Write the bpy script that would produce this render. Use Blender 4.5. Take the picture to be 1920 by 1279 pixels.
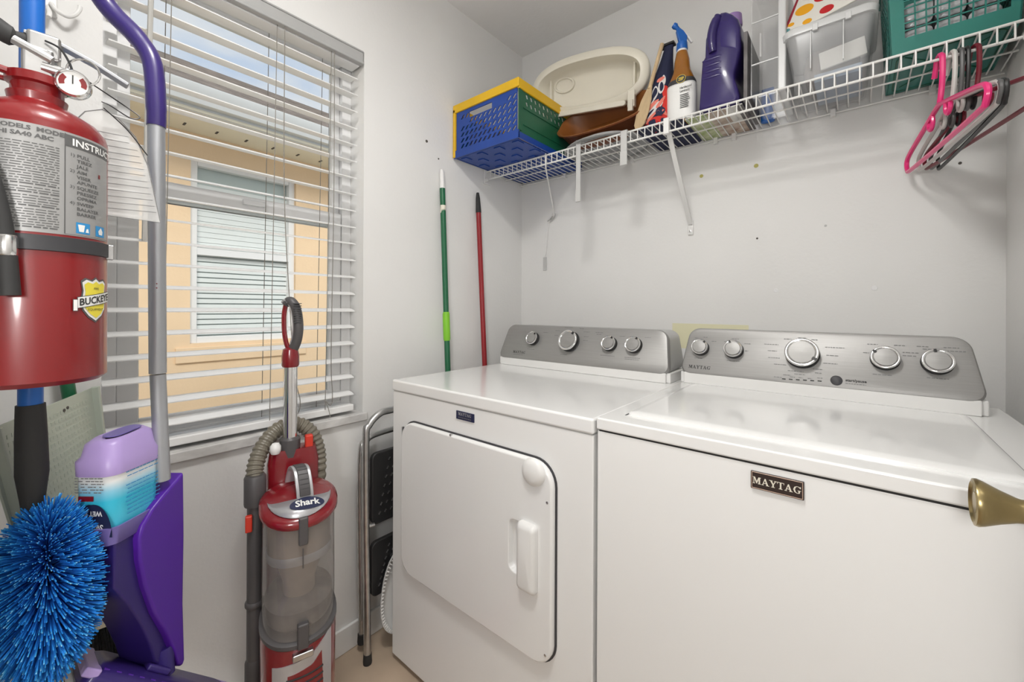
import bpy, bmesh, math, random
from mathutils import Vector, Matrix
random.seed(7)
for o in list(bpy.data.objects): bpy.data.objects.remove(o)
S = bpy.context.scene
COL = S.collection
PI = math.pi
V = Vector

# ------------------------------------------------------------------ camera
CAM_H, FPX, YAW, ROLL, HORIZON = 1.155, 776.0, math.radians(39.82), math.radians(0.25), 576.5
FW = V((-math.sin(YAW), math.cos(YAW), 0)); R0 = V((math.cos(YAW), math.sin(YAW), 0)); U0 = V((0, 0, 1))
RT = R0*math.cos(ROLL) + U0*math.sin(ROLL); UP = U0*math.cos(ROLL) - R0*math.sin(ROLL)
CP = V((0, 0, CAM_H))
cd = bpy.data.cameras.new('camera'); cam = bpy.data.objects.new('camera', cd); COL.objects.link(cam)
cam.matrix_world = Matrix(((RT.x, UP.x, -FW.x, CP.x), (RT.y, UP.y, -FW.y, CP.y), (RT.z, UP.z, -FW.z, CP.z), (0, 0, 0, 1)))
cd.sensor_width = 36.0; cd.lens = FPX/1920*36; cd.shift_y = -(639.5-HORIZON)/1920
cd.clip_start = 0.01; cd.clip_end = 200
S.camera = cam
# surveying helpers: where the sight line through a picture point meets a known plane of the room
def ray(x, y): return FW + RT*((x-960)/FPX) - UP*((y-HORIZON)/FPX)
def onX(x, y, X): d = ray(x, y); return CP + d*(X/d.x)
def onY(x, y, Y): d = ray(x, y); return CP + d*(Y/d.y)
def onZ(x, y, Z): d = ray(x, y); return CP + d*((Z-CAM_H)/d.z)
def at(x, y, t): return CP + ray(x, y)*t

# ------------------------------------------------------------------ world, sun, exposure
S.view_settings.view_transform = 'Standard'; S.view_settings.look = 'None'
S.view_settings.gamma = 1.0; S.view_settings.use_curve_mapping = False
S.view_settings.exposure = 0.0
W = bpy.data.worlds.new('sky'); S.world = W; W.use_nodes = True
nt = W.node_tree; N = nt.nodes; N.clear()
def wn(t, **k):
    n = N.new(t)
    for a, b in k.items(): setattr(n, a, b)
    return n
tc = wn('ShaderNodeTexCoord'); mp = wn('ShaderNodeMapping'); mp.inputs['Scale'].default_value = (1, 1, 2.4)
mp.inputs['Location'].default_value = (.4, .2, .1)
nz = wn('ShaderNodeTexNoise'); nz.inputs['Scale'].default_value = 2.3; nz.inputs['Detail'].default_value = 6
sz = wn('ShaderNodeSeparateXYZ'); mr_ = wn('ShaderNodeMapRange'); mr_.inputs['From Min'].default_value = .36; mr_.inputs['From Max'].default_value = .50
mr_.inputs['To Min'].default_value = .16; mr_.inputs['To Max'].default_value = 0
ad = wn('ShaderNodeMath', operation='ADD'); nt.links.new(tc.outputs['Generated'], sz.inputs[0]); nt.links.new(sz.outputs['Z'], mr_.inputs['Value']); nt.links.new(mr_.outputs['Result'], ad.inputs[0]); nt.links.new(nz.outputs['Fac'], ad.inputs[1])
rp = wn('ShaderNodeValToRGB'); rp.color_ramp.elements[0].position = .40; rp.color_ramp.elements[0].color = (.50, .68, .98, 1)
rp.color_ramp.elements[1].position = .54; rp.color_ramp.elements[1].color = (.93, .95, 1.0, 1)
bg = wn('ShaderNodeBackground'); bg.inputs['Strength'].default_value = 0.85
ow = wn('ShaderNodeOutputWorld')
for a, b in ((tc.outputs['Generated'], mp.inputs['Vector']), (mp.outputs['Vector'], nz.inputs['Vector']), (ad.outputs[0], rp.inputs['Fac']),
             (rp.outputs['Color'], bg.inputs['Color']), (bg.outputs['Background'], ow.inputs['Surface'])): nt.links.new(a, b)
def light(name, kind, loc, energy, col=(1, 1, 1), **k):
    d = bpy.data.lights.new(name, kind); d.energy = energy; d.color = col
    for a, b in k.items(): setattr(d, a, b)
    o = bpy.data.objects.new(name, d); o.location = loc; COL.objects.link(o); return o
sun = light('sun', 'SUN', (0, 0, 8), 2.7, (1, .95, .88), angle=math.radians(30))
sun.rotation_euler = V((-.72, .25, -.62)).to_track_quat('-Z', 'Y').to_euler()

# ------------------------------------------------------------------ materials
def mat(name, col, rough=.5, metal=0, var=.0, vscale=8, bump=0, bscale=60, alpha=1, coat=0, col2=None, emit=None, trans=0, sss=0, stretch=None, spec=None):
    m = bpy.data.materials.new(name); m.use_nodes = True
    t = m.node_tree; b = t.nodes['Principled BSDF']
    b.inputs['Base Color'].default_value = (*col, 1); b.inputs['Roughness'].default_value = rough; b.inputs['Metallic'].default_value = metal
    b.inputs['Alpha'].default_value = alpha
    if coat: b.inputs['Coat Weight'].default_value = coat; b.inputs['Coat Roughness'].default_value = .08
    if trans: b.inputs['Transmission Weight'].default_value = trans
    if spec is not None: b.inputs['Specular IOR Level'].default_value = spec
    if sss: b.inputs['Subsurface Weight'].default_value = sss; b.inputs['Subsurface Radius'].default_value = (.01, .01, .01)
    if emit: b.inputs['Emission Color'].default_value = (*emit[0], 1); b.inputs['Emission Strength'].default_value = emit[1]
    tcn = t.nodes.new('ShaderNodeTexCoord'); src = tcn.outputs['Object']
    if stretch:
        mpn = t.nodes.new('ShaderNodeMapping'); mpn.inputs['Scale'].default_value = stretch; t.links.new(src, mpn.inputs['Vector']); src = mpn.outputs['Vector']
    n = t.nodes.new('ShaderNodeTexNoise'); n.inputs['Scale'].default_value = vscale; n.inputs['Detail'].default_value = 5
    t.links.new(src, n.inputs['Vector'])
    c2 = col2 or tuple(max(0, c*(1-var)) for c in col)
    r = t.nodes.new('ShaderNodeValToRGB'); r.color_ramp.elements[0].position = .35; r.color_ramp.elements[1].position = .68
    r.color_ramp.elements[0].color = (*c2, 1); r.color_ramp.elements[1].color = (*col, 1)
    t.links.new(n.outputs['Fac'], r.inputs['Fac']); t.links.new(r.outputs['Color'], b.inputs['Base Color'])
    if bump:
        n2 = t.nodes.new('ShaderNodeTexNoise'); n2.inputs['Scale'].default_value = bscale; n2.inputs['Detail'].default_value = 3
        t.links.new(src, n2.inputs['Vector'])
        bp = t.nodes.new('ShaderNodeBump'); bp.inputs['Strength'].default_value = bump; bp.inputs['Distance'].default_value = .002
        t.links.new(n2.outputs['Fac'], bp.inputs['Height']); t.links.new(bp.outputs['Normal'], b.inputs['Normal'])
    return m
M = {}
def m_(k, *a, **kw): M[k] = mat(k, *a, **kw); return M[k]
m_('wall', (.80, .795, .78), .75, var=.03, vscale=3, bump=.25, bscale=90)
m_('ceiling', (.88, .87, .855), .85, var=.02, bump=.4, bscale=70)
m_('trim', (.84, .84, .83), .35, var=.02)
m_('floor', (.55, .43, .32), .45, var=.18, vscale=6, bump=.1, bscale=40)
m_('marble', (.74, .73, .71), .3, col2=(.50, .49, .48), vscale=14, stretch=(1, 1, 2))
m_('vinyl', (.80, .80, .80), .4, var=.02)
m_('vinyl_grey', (.42, .42, .415), .45, var=.03)  # plain grey for print; on the valance it also carries shade
m_('slat', (.86, .86, .85), .35, var=.015, vscale=3)
m_('cord', (.25, .235, .21), .8)
m_('wand', (.50, .49, .46), .3)
m_('enamel', (.86, .86, .85), .22, var=.015, vscale=2, coat=.6)
m_('enamel_side', (.86, .86, .85), .3, var=.015, vscale=2)
m_('white_plastic', (.80, .795, .78), .35, var=.01)
m_('silver', (.35, .345, .335), .45, metal=.55, var=.06, vscale=40, stretch=(.3, 8, 8))
m_('chrome', (.80, .80, .80), .12, metal=1)
m_('steel', (.62, .62, .62), .3, metal=1, var=.2, vscale=30)
m_('alu', (.44, .455, .48), .42, metal=.7, var=.05, stretch=(6, 6, .6), vscale=10)
m_('black', (.015, .015, .016), .4)
m_('dark', (.045, .045, .05), .5, var=.2)
m_('rubber', (.03, .03, .03), .7, var=.3)
m_('grey_print', (.20, .20, .20), .6)
m_('black_print', (.03, .03, .03), .6)
m_('white_print', (.82, .82, .80), .5)
m_('navy', (.02, .025, .07), .35)
m_('bronze_print', (.62, .44, .34), .4)
m_('badge_black', (.035, .022, .02), .3)
m_('brass', (.42, .33, .16), .28, metal=1, var=.25, vscale=25)
m_('ext_red', (.22, .007, .009), .3, var=.12, vscale=6, coat=.5)
m_('label_silver', (.36, .36, .355), .45, metal=.3, var=.05)
m_('label_dark', (.10, .10, .10), .5)
m_('sticker_yellow', (.80, .68, .06), .5)
m_('sticker_blue', (.03, .26, .56), .5)
m_('tag_film', (.74, .74, .72), .25, alpha=.38)
m_('purple', (.032, .016, .14), .35, var=.1, coat=.15)
m_('purple_dark', (.028, .014, .14), .4, var=.15)
m_('purple_panel', (.075, .012, .30), .35, var=.08)
m_('lavender', (.42, .31, .62), .35, var=.08, sss=.1)
m_('lavender_cup', (.20, .16, .45), .3, var=.1, alpha=.9)
m_('bristle_dark', (.035, .036, .04), .6, var=.5, vscale=60)
m_('cream_plastic', (.70, .64, .50), .4, var=.05, sss=.1)
m_('pan', (.50, .55, .47), .45, var=.05, alpha=.93)
m_('blue_pole', (.010, .13, .50), .35, var=.05)
m_('green_pole', (.012, .13, .055), .35, var=.1)
m_('lime', (.22, .56, .03), .4)
m_('red_pole', (.30, .012, .018), .3, var=.1)
m_('vac_red', (.22, .008, .014), .22, var=.15, coat=.6)
m_('vac_red_clear', (.26, .02, .028), .15, coat=.5)
m_('vac_grey', (.085, .08, .082), .45, var=.15)
m_('vac_silver', (.50, .50, .52), .3, metal=.5)
m_('vac_clear', (.27, .25, .235), .12, alpha=.50, coat=.5)
m_('vac_core', (.42, .33, .26), .6, col2=(.26, .21, .18), vscale=12)
m_('vac_dust', (.22, .19, .17), .9, col2=(.10, .09, .085), vscale=25)
m_('hose', (.20, .18, .14), .42, var=.15)
m_('orange_red', (.62, .04, .02), .4)
m_('tread', (.02, .02, .021), .5, var=.3)
m_('crate_blue', (.010, .06, .33), .35, var=.12)
m_('crate_green', (.008, .11, .055), .4, var=.15)
m_('crate_yellow', (.78, .47, .01), .4, var=.08)
m_('cream', (.78, .74, .63), .35, var=.04, sss=.05)
m_('brown', (.20, .055, .015), .35, var=.2)
m_('brown_in', (.27, .095, .022), .4, var=.15)
m_('platter', (.42, .425, .43), .35, var=.05)
m_('wood', (.62, .46, .27), .55, var=.15, stretch=(10, 10, 1), vscale=12)
m_('navy_cloth', (.012, .016, .05), .8, bump=.3, bscale=400)
m_('cloth_red', (.62, .03, .02), .8)
m_('cloth_pink', (.72, .20, .15), .8)
m_('cloth_white', (.70, .68, .66), .8)
m_('amber', (.33, .12, .006), .15, var=.15, coat=.5)
m_('trigger_blue', (.01, .12, .46), .35)
m_('yellow_print', (.72, .55, .06), .5)
m_('jug', (.026, .014, .12), .28, var=.12, coat=.3)
m_('jug_cap', (.32, .20, .46), .35)
m_('clear', (.76, .77, .78), .16, alpha=.20)
m_('clear_rim', (.80, .81, .81), .3, alpha=.7)
m_('paper', (.74, .73, .69), .7, var=.03)
m_('paper_blue', (.36, .45, .58), .7, var=.1)
m_('grey_stuff', (.20, .19, .19), .7, col2=(.10, .09, .09), vscale=16)
m_('taupe', (.20, .165, .15), .7, var=.2)
m_('dot_white', (.74, .72, .66), .8)
m_('dot_orange', (.78, .36, .01), .8)
m_('dot_red', (.50, .012, .015), .8)
m_('dot_teal', (.10, .28, .30), .8)
m_('maroon_cloth', (.28, .012, .03), .8, bump=.3, bscale=300)
m_('teal', (.015, .19, .155), .35, var=.12)
m_('packet', (.62, .63, .64), .18, col2=(.30, .31, .33), vscale=28, bump=1.0, bscale=60)
m_('pink', (.80, .03, .20), .3, coat=.3)
m_('hanger_white', (.58, .57, .54), .4)
m_('hanger_grey', (.10, .10, .10), .4)
m_('hanger_maroon', (.16, .008, .02), .35)
m_('wire', (.80, .795, .77), .35)
m_('strap', (.55, .55, .54), .4)
m_('yellow_wall', (.78, .75, .52), .8)
m_('hole', (.09, .08, .07), .9)
m_('anchor', (.46, .42, .12), .6)
m_('mag_a', (.26, .36, .10), .5, col2=(.60, .62, .42), vscale=30)
m_('mag_b', (.33, .20, .14), .5, col2=(.62, .55, .47), vscale=30)
m_('mag_c', (.18, .24, .36), .5, var=.5, vscale=120)
m_('stucco', (.86, .64, .42), .9, var=.06, vscale=3, bump=.6, bscale=45)
m_('soffit', (.90, .85, .70), .7, var=.04)
m_('fascia', (.74, .76, .77), .5, var=.03)
m_('shingle', (.30, .255, .225), .95, col2=(.16, .135, .12), vscale=9, bump=1.0, bscale=25, stretch=(1, .6, 3))
m_('pale_paving', (.45, .42, .32), .9, var=.3)
m_('nb_blind', (.74, .78, .77), .5, var=.03)
m_('nb_glass', (.50, .57, .55), .35)
m_('nb_shade', (.33, .38, .38), .5)
m_('housing', (.50, .50, .49), .4, var=.02)
m_('door', (.80, .795, .78), .4, var=.01)
m_('fill_globe', (.9, .9, .88), .4, emit=((1, .985, .965), 38))  # glow of the added fill light in the hall
m_('lamp_glass', (.9, .9, .88), .4, emit=((1, .97, .93), 3))
# window glass: mostly see-through with a faint mirror
g = bpy.data.materials.new('window_glass'); g.use_nodes = True; t = g.node_tree; t.nodes.clear()
o_ = t.nodes.new('ShaderNodeOutputMaterial'); mx = t.nodes.new('ShaderNodeMixShader'); tr = t.nodes.new('ShaderNodeBsdfTransparent'); gl = t.nodes.new('ShaderNodeBsdfGlossy')
gl.inputs['Roughness'].default_value = .02; tr.inputs['Color'].default_value = (.95, .97, .97, 1); mx.inputs['Fac'].default_value = .015
t.links.new(tr.outputs[0], mx.inputs[1]); t.links.new(gl.outputs[0], mx.inputs[2]); t.links.new(mx.outputs[0], o_.inputs['Surface']); M['glass'] = g
# duster fibres: blue with pale flagged tips; bottle label: printed white-to-turquoise fade
def ramp_mat(name, attr, stops, rough=.6):
    m = bpy.data.materials.new(name); m.use_nodes = True; t = m.node_tree; b = t.nodes['Principled BSDF']; b.inputs['Roughness'].default_value = rough
    if attr == 'Z':
        a = t.nodes.new('ShaderNodeTexCoord'); s = t.nodes.new('ShaderNodeSeparateXYZ'); t.links.new(a.outputs['Object'], s.inputs[0]); out = s.outputs['Z']
    else:
        a = t.nodes.new('ShaderNodeAttribute'); a.attribute_name = attr; out = a.outputs['Fac']
    mr = t.nodes.new('ShaderNodeMapRange'); mr.inputs['From Min'].default_value = stops[0][0]; mr.inputs['From Max'].default_value = stops[-1][0]
    t.links.new(out, mr.inputs['Value']); r = t.nodes.new('ShaderNodeValToRGB')
    lo, hi = stops[0][0], stops[-1][0]; e = r.color_ramp.elements
    e[0].position = 0; e[0].color = (*stops[0][1], 1); e[1].position = 1; e[1].color = (*stops[-1][1], 1)
    for p, c in stops[1:-1]: e.new((p-lo)/(hi-lo)).color = (*c, 1)
    t.links.new(mr.outputs['Result'], r.inputs['Fac']); t.links.new(r.outputs['Color'], b.inputs['Base Color']); return m
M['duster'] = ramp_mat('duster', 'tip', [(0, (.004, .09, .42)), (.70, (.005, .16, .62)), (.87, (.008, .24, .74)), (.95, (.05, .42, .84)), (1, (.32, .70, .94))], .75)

# ------------------------------------------------------------------ mesh kit
def basis(p, x, y, z): return Matrix(((x[0], y[0], z[0], p[0]), (x[1], y[1], z[1], p[1]), (x[2], y[2], z[2], p[2]), (0, 0, 0, 1)))
def rrect(x0, x1, y0, y1, r, n=6):
    p = []
    for cx, cy, a0 in ((x1-r, y1-r, 0), (x0+r, y1-r, 90), (x0+r, y0+r, 180), (x1-r, y0+r, 270)):
        for i in range(n+1):
            a = math.radians(a0+90*i/n); p.append((cx+r*math.cos(a), cy+r*math.sin(a)))
    return p
def ell(cx, cy, rx, ry, n=32, p=2.0):
    out = []
    for i in range(n):
        a = 2*PI*i/n; c, s = math.cos(a), math.sin(a)
        out.append((cx+rx*math.copysign(abs(c)**(2/p), c), cy+ry*math.copysign(abs(s)**(2/p), s)))
    return out
def smoothpath(pts, n=8):
    pts = [V(p) for p in pts]; out = []
    for i in range(len(pts)-1):
        a = pts[max(i-1, 0)]; b = pts[i]; c = pts[i+1]; d = pts[min(i+2, len(pts)-1)]
        for k in range(n):
            t = k/n; out.append(.5*((2*b)+(c-a)*t+(2*a-5*b+4*c-d)*t*t+(3*b-a-3*c+d)*t**3))
    out.append(pts[-1]); return out
class MB:
    def __init__(s): s.v = []; s.f = []; s.attr = []
    def add(s, vs, fs):
        k = len(s.v); s.v += [V(p) for p in vs]; s.f += [tuple(i+k for i in f) for f in fs]; return s
    def box(s, x0, y0, z0, x1, y1, z1, mtx=None):
        vs = [V((x, y, z)) for z in (z0, z1) for y in (y0, y1) for x in (x0, x1)]
        if mtx is not None: vs = [mtx@p for p in vs]
        return s.add(vs, [(0, 2, 3, 1), (4, 5, 7, 6), (0, 1, 5, 4), (2, 6, 7, 3), (0, 4, 6, 2), (1, 3, 7, 5)])
    def loft(s, rings, cap0=True, cap1=True, closed=True):
        n = len(rings[0]); k = len(s.v)
        for r in rings: s.v += [V(p) for p in r]
        for j in range(len(rings)-1):
            for i in range(n if closed else n-1):
                a = k+j*n+i; b = k+j*n+(i+1) % n; s.f.append((a, b, b+n, a+n))
        if cap0: s.f.append(tuple(k+i for i in reversed(range(n))))
        if cap1: s.f.append(tuple(k+(len(rings)-1)*n+i for i in range(n)))
        return s
    def prism(s, pts, mtx, h0, h1):   # outline in local xy, extruded along local z
        return s.loft([[mtx@V((x, y, h)) for x, y in pts] for h in (h0, h1)])
    def sheet(s, pts, mtx, h): return s.add([mtx@V((x, y, h)) for x, y in pts], [tuple(range(len(pts)))])
    def tube(s, pts, r, n=10, caps=True, closed=False):
        pts = [V(p) for p in pts]; m = len(pts); rr = r if isinstance(r, (list, tuple)) else [r]*m
        tan = []
        for i in range(m):
            a = pts[i-1] if (i > 0 or closed) else pts[i]; b = pts[(i+1) % m] if (i < m-1 or closed) else pts[i]
            tan.append((b-a).normalized())
        t0 = tan[0]; u = t0.orthogonal().normalized(); rings = []
        for i in range(m):
            if i: u = (u-tan[i]*u.dot(tan[i])).normalized()
            w = tan[i].cross(u)
            rings.append([pts[i]+(u*math.cos(2*PI*k/n)+w*math.sin(2*PI*k/n))*rr[i] for k in range(n)])
        if closed: rings.append(rings[0]); caps = False
        return s.loft(rings, caps, caps)
    def lathe(s, prof, mtx=None, n=28, sx=1, sy=1, cap0=True, cap1=True):
        mtx = mtx or Matrix.Identity(4)
        return s.loft([[mtx@V((r*math.cos(2*PI*k/n)*sx, r*math.sin(2*PI*k/n)*sy, z)) for k in range(n)] for r, z in prof], cap0, cap1)
    def ball(s, c, rx, ry=None, rz=None, n=20, m=12):
        ry = ry or rx; rz = rz or rx
        return s.lathe([(max(1e-4, math.sin(PI*i/m)), -math.cos(PI*i/m)) for i in range(m+1)], Matrix.Translation(c)@Matrix.Diagonal((rx, ry, rz, 1)), n)
    def build(s, name, material, parent=None, bevel=0, seg=3, flat=False, solid=0, ang=35, kind=None, local=False, loc=None):
        off = V((0, 0, 0))
        if parent is not None and not local:
            r = parent
            while r.parent: r = r.parent
            off = r.location
        if loc is not None: off = V(loc)
        me = bpy.data.meshes.new(name); me.from_pydata([tuple(p-off) for p in s.v], [], s.f)
        bm = bmesh.new(); bm.from_mesh(me); bmesh.ops.remove_doubles(bm, verts=bm.verts, dist=1e-6) if not s.attr else None
        bmesh.ops.recalc_face_normals(bm, faces=bm.faces); bm.to_mesh(me); bm.free()
        if not flat:
            me.polygons.foreach_set('use_smooth', [True]*len(me.polygons)); me.set_sharp_from_angle(angle=math.radians(ang))
        if s.attr:
            a = me.attributes.new('tip', 'FLOAT', 'POINT'); a.data.foreach_set('value', s.attr)
        me.materials.append(M[material] if isinstance(material, str) else material)
        o = bpy.data.objects.new(name, me); COL.objects.link(o)
        if loc is not None: o.location = loc
        if parent is not None: o.parent = parent
        if solid: md = o.modifiers.new('thick', 'SOLIDIFY'); md.thickness = solid; md.offset = 0
        if bevel:
            md = o.modifiers.new('bevel', 'BEVEL'); md.width = bevel; md.segments = seg; md.limit_method = 'ANGLE'; md.angle_limit = math.radians(40); md.harden_normals = True
        if kind: o['kind'] = kind
        return o
def tag(o, label, cat, group=None):
    o['label'] = label; o['category'] = cat
    if group: o['group'] = group
    return o
def thing(name, loc, label=None, cat=None, group=None, rotz=0, kind=None):
    o = bpy.data.objects.new(name, None); COL.objects.link(o); o.location = loc; o.rotation_euler = (0, 0, rotz); o.empty_display_size = .05
    if label: tag(o, label, cat, group)
    if kind: o['kind'] = kind
    return o
def struct(o, label=None, cat=None):
    o['kind'] = 'structure'
    if label: o['label'] = label; o['category'] = cat
    return o
def copy_tree(o, parent=None):
    c = o.copy(); COL.objects.link(c); c.parent = parent
    for ch in list(o.children): copy_tree(ch, c)
    return c
# lettering: the built-in face, filled flat, as mesh geometry
_txt = {}
def text_geo(s, size, bold=0.0, sx=1.0, align='LEFT', res=2):
    c = bpy.data.curves.new('t', 'FONT'); c.body = s; c.size = size; c.align_x = align; c.offset = bold; c.resolution_u = res
    o = bpy.data.objects.new('t', c); COL.objects.link(o)
    bpy.context.view_layer.update()
    me = o.evaluated_get(bpy.context.evaluated_depsgraph_get()).to_mesh()
    vs = [V((v.co.x*sx, v.co.y, 0)) for v in me.vertices]; fs = [tuple(p.vertices) for p in me.polygons]
    COL.objects.unlink(o); bpy.data.objects.remove(o); bpy.data.curves.remove(c)
    return vs, fs
def put_text(mb, s, size, mtx, fn=None, **k):
    vs, fs = text_geo(s, size, **k)
    mb.add([(fn(mtx@p) if fn else mtx@p) for p in vs], fs); return mb
# a serif capital alphabet (only what the appliance badge needs); each letter in a unit-high cell
def serif(mb, word, mtx, h):
    t, th = .20, .085
    G = {'M': ([[(.10, 0), (.10, 1), (.30, 1), (.52, .42), (.74, 1), (.96, 1), (.96, 0), (.76, 0), (.76, .62), (.54, .05), (.46, .05), (.19, .74), (.19, 0)], [(0, 0), (0, th), (.29, th), (.29, 0)], [(.66, 0), (.66, th), (1.06, th), (1.06, 0)], [(0, 1-th), (0, 1), (.2, 1), (.2, 1-th)], [(.86, 1-th), (.86, 1), (1.06, 1), (1.06, 1-th)]], 1.16),
         'A': ([[(.05, 0), (.38, 1), (.50, 1), (.86, 0), (.64, 0), (.40, .72), (.15, 0)], [(.22, .27), (.22, .36), (.66, .36), (.66, .27)], [(-.04, 0), (-.04, th), (.26, th), (.26, 0)], [(.54, 0), (.54, th), (.96, th), (.96, 0)]], .98),
         'Y': ([[(.36, 0), (.36, .42), (.04, 1), (.28, 1), (.50, .56), (.72, 1), (.84, 1), (.56, .42), (.56, 0)], [(.24, 0), (.24, th), (.68, th), (.68, 0)], [(-.05, 1-th), (-.05, 1), (.38, 1), (.38, 1-th)], [(.60, 1-th), (.60, 1), (.94, 1), (.94, 1-th)]], .96),
         'T': ([[(.33, 0), (.33, 1), (.53, 1), (.53, 0)], [(0, .91), (0, 1), (.86, 1), (.86, .91)], [(0, .72), (0, 1), (.07, 1), (.07, .72)], [(.79, .72), (.79, 1), (.86, 1), (.86, .72)], [(.20, 0), (.20, th), (.66, th), (.66, 0)]], .94),
         'G': ([[(.92, .72), (.92, .98), (.85, .98), (.80, .93), (.62, 1), (.42, 1), (.16, .86), (.02, .5), (.16, .14), (.42, 0), (.64, 0), (.82, .06), (.82, .40), (.64, .40), (.64, .10), (.50, .07), (.34, .16), (.24, .5), (.34, .84), (.50, .93), (.66, .90), (.82, .72)], [(.55, .36), (.55, .44), (.94, .44), (.94, .36)]], 1.0)}
    x = 0; tot = sum(G[c][1] for c in word)
    for c in word:
        polys, w = G[c]
        for i, p in enumerate(polys): mb.add([mtx@V(((x+a)*h-tot*h/2, (b-.5)*h, i*2e-5)) for a, b in p], [tuple(range(len(p)))])
        x += w
    return mb

# ================================================================== ROOM
XL, XR, YB, YF, ZC = -1.316, 0.298, 1.653, -0.075, 2.43
WY0, WY1, WZ0, WZ1 = 0.125, 0.772, 0.79, 2.038          # window opening
TH = 0.14
b = MB(); b.box(XL-TH, YF-.12, 0, XL, WY0, ZC).box(XL-TH, WY1, 0, XL, YB+.1, ZC).box(XL-TH, WY0, 0, XL, WY1, WZ0-.028).box(XL-TH, WY0, WZ1, XL, WY1, ZC)
struct(b.build('wall_left', 'wall'), 'white wall with the window and blind', 'wall')
struct(MB().box(XL-TH, YB, 0, XR+.1, YB+.1, ZC).build('wall_back', 'wall'), 'white wall behind the washer and dryer', 'wall')
struct(MB().box(XR, YF-.12, 0, XR+.1, YB, ZC).build('wall_right', 'wall'), 'white wall at the right of the washer', 'wall')
DX0, DX1 = -.735, .205                                    # doorway the picture is taken from
b = MB(); b.box(XL, YF-.12, 0, DX0, YF, ZC).box(DX1, YF-.12, 0, XR, YF, ZC).box(DX0, YF-.12, 2.06, DX1, YF, ZC)
struct(b.build('wall_front', 'wall'), 'white wall with the doorway', 'wall')
struct(MB().box(XL-TH, -2.2, -.1, XR+.6, YB+.1, 0).build('floor', 'floor'), 'tan floor', 'floor')
struct(MB().box(XL-TH, YF-.12, ZC, XR+.1, YB+.1, ZC+.1).build('ceiling', 'ceiling'), 'white ceiling', 'ceiling')
struct(MB().box(XL, .0, 0, XL+.011, YB, .085).build('baseboard_left', 'trim', bevel=.004), 'white baseboard under the window', 'baseboard')
struct(MB().box(XL+.011, YB-.011, 0, XR, YB, .085).build('baseboard_back', 'trim', bevel=.004), 'white baseboard behind the machines', 'baseboard')
# hall behind the doorway, so the open door leads somewhere
struct(MB().box(XL-TH, -2.3, 0, XL, YF-.12, ZC).build('wall_hall_left', 'wall'), 'hall wall', 'wall')
struct(MB().box(XR+.5, -2.3, 0, XR+.6, YF-.12, ZC).build('wall_hall_right', 'wall'), 'hall wall', 'wall')
struct(MB().box(XL-TH, -2.3, 0, XR+.6, -2.2, ZC).build('wall_hall_back', 'wall'), 'hall wall', 'wall')
struct(MB().box(XR, YF-.12, 0, XR+.6, YF-.11, ZC).build('wall_hall_side', 'wall'), 'hall wall', 'wall')
struct(MB().box(XL-TH, -2.3, ZC, XR+.6, YF-.12, ZC+.1).build('ceiling_hall', 'ceiling'), 'hall ceiling', 'ceiling')

def ceiling_lamp(x, y, watt, label):
    L = thing('ceiling_lamp', (x, y, ZC), label, 'lamp')
    MB().lathe([(.13, ZC), (.13, ZC-.02), (.125, ZC-.024)], Matrix.Translation((x, y, 0))).build('base', 'trim', L)
    MB().lathe([(.118, ZC-.022), (.112, ZC-.045), (.08, ZC-.066), (.03, ZC-.076), (.002, ZC-.077)], Matrix.Translation((x, y, 0)), cap0=False).build('glass_shade', 'lamp_glass', L)
    l = light('lamp_bulb', 'AREA', (0, 0, -.085), watt, (1, .982, .955), shape='DISK', size=.30); l.parent = L
    return L
ceiling_lamp(-.35, .20, 15, 'round flush ceiling lamp of the laundry room')

# added fill light, unseen in the hall, to brighten the fronts and left side
FLX, FLY, FLZ = .10, -.48, 1.30
pl_ = thing('added_fill_light', (FLX, FLY, 0), 'added globe fill light, unseen in the hall behind the doorway', 'lamp')
MB().lathe([(.13, 0), (.13, .015), (.02, .03)], Matrix.Translation((FLX, FLY, 0))).build('base', 'trim', pl_)
MB().tube([(FLX, FLY, .02), (FLX, FLY, FLZ-.11)], .010, 10).build('pole', 'trim', pl_)
MB().ball((FLX, FLY, FLZ), .12).build('fill_ball', 'fill_globe', pl_)

# ---------------------------------------------------------------- window
win = struct(thing('window_1', (XL, WY0, WZ0)), 'white single-hung window with two sashes', 'window')
xo, xi = XL-.125, XL-.085                                # frame depth inside the wall
FRW = .034
def rect_frame(mb, y0, y1, z0, z1, w, xa, xb):
    mb.box(xa, y0, z0, xb, y0+w, z1).box(xa, y1-w, z0, xb, y1, z1).box(xa, y0+w, z0, xb, y1-w, z0+w).box(xa, y0+w, z1-w, xb, y1-w, z1); return mb
rect_frame(MB(), WY0, WY1, WZ0, WZ1, FRW, xo-.01, xi).build('frame', 'vinyl', win, bevel=.003)
zm = 1.455
up = rect_frame(MB(), WY0+FRW, WY1-FRW, zm-.02, WZ1-FRW, .026, xo-.005, xo+.02).build('upper_sash', 'vinyl', win, bevel=.002)
lo = rect_frame(MB(), WY0+FRW, WY1-FRW, WZ0+FRW, zm+.028, .042, xo+.02, xi-.004).build('lower_sash', 'vinyl', win, bevel=.003)
MB().box(xo+.006, WY0+.05, zm, xo+.009, WY1-.05, WZ1-.05).build('pane', 'glass', up)
MB().box(xo+.028, WY0+.07, WZ0+.07, xo+.031, WY1-.07, zm).build('pane', 'glass', lo)
MB().box(xi-.004, .43, zm+.002, xi+.012, .49, zm+.018).build('latch', 'vinyl', lo, bevel=.003)
sl = MB().box(XL-TH+.01, WY0, WZ0-.028, XL, WY1, WZ0).box(XL, WY0-.012, WZ0-.028, XL+.014, WY1+.012, WZ0).build('sill', 'marble', win, bevel=.004)

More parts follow.
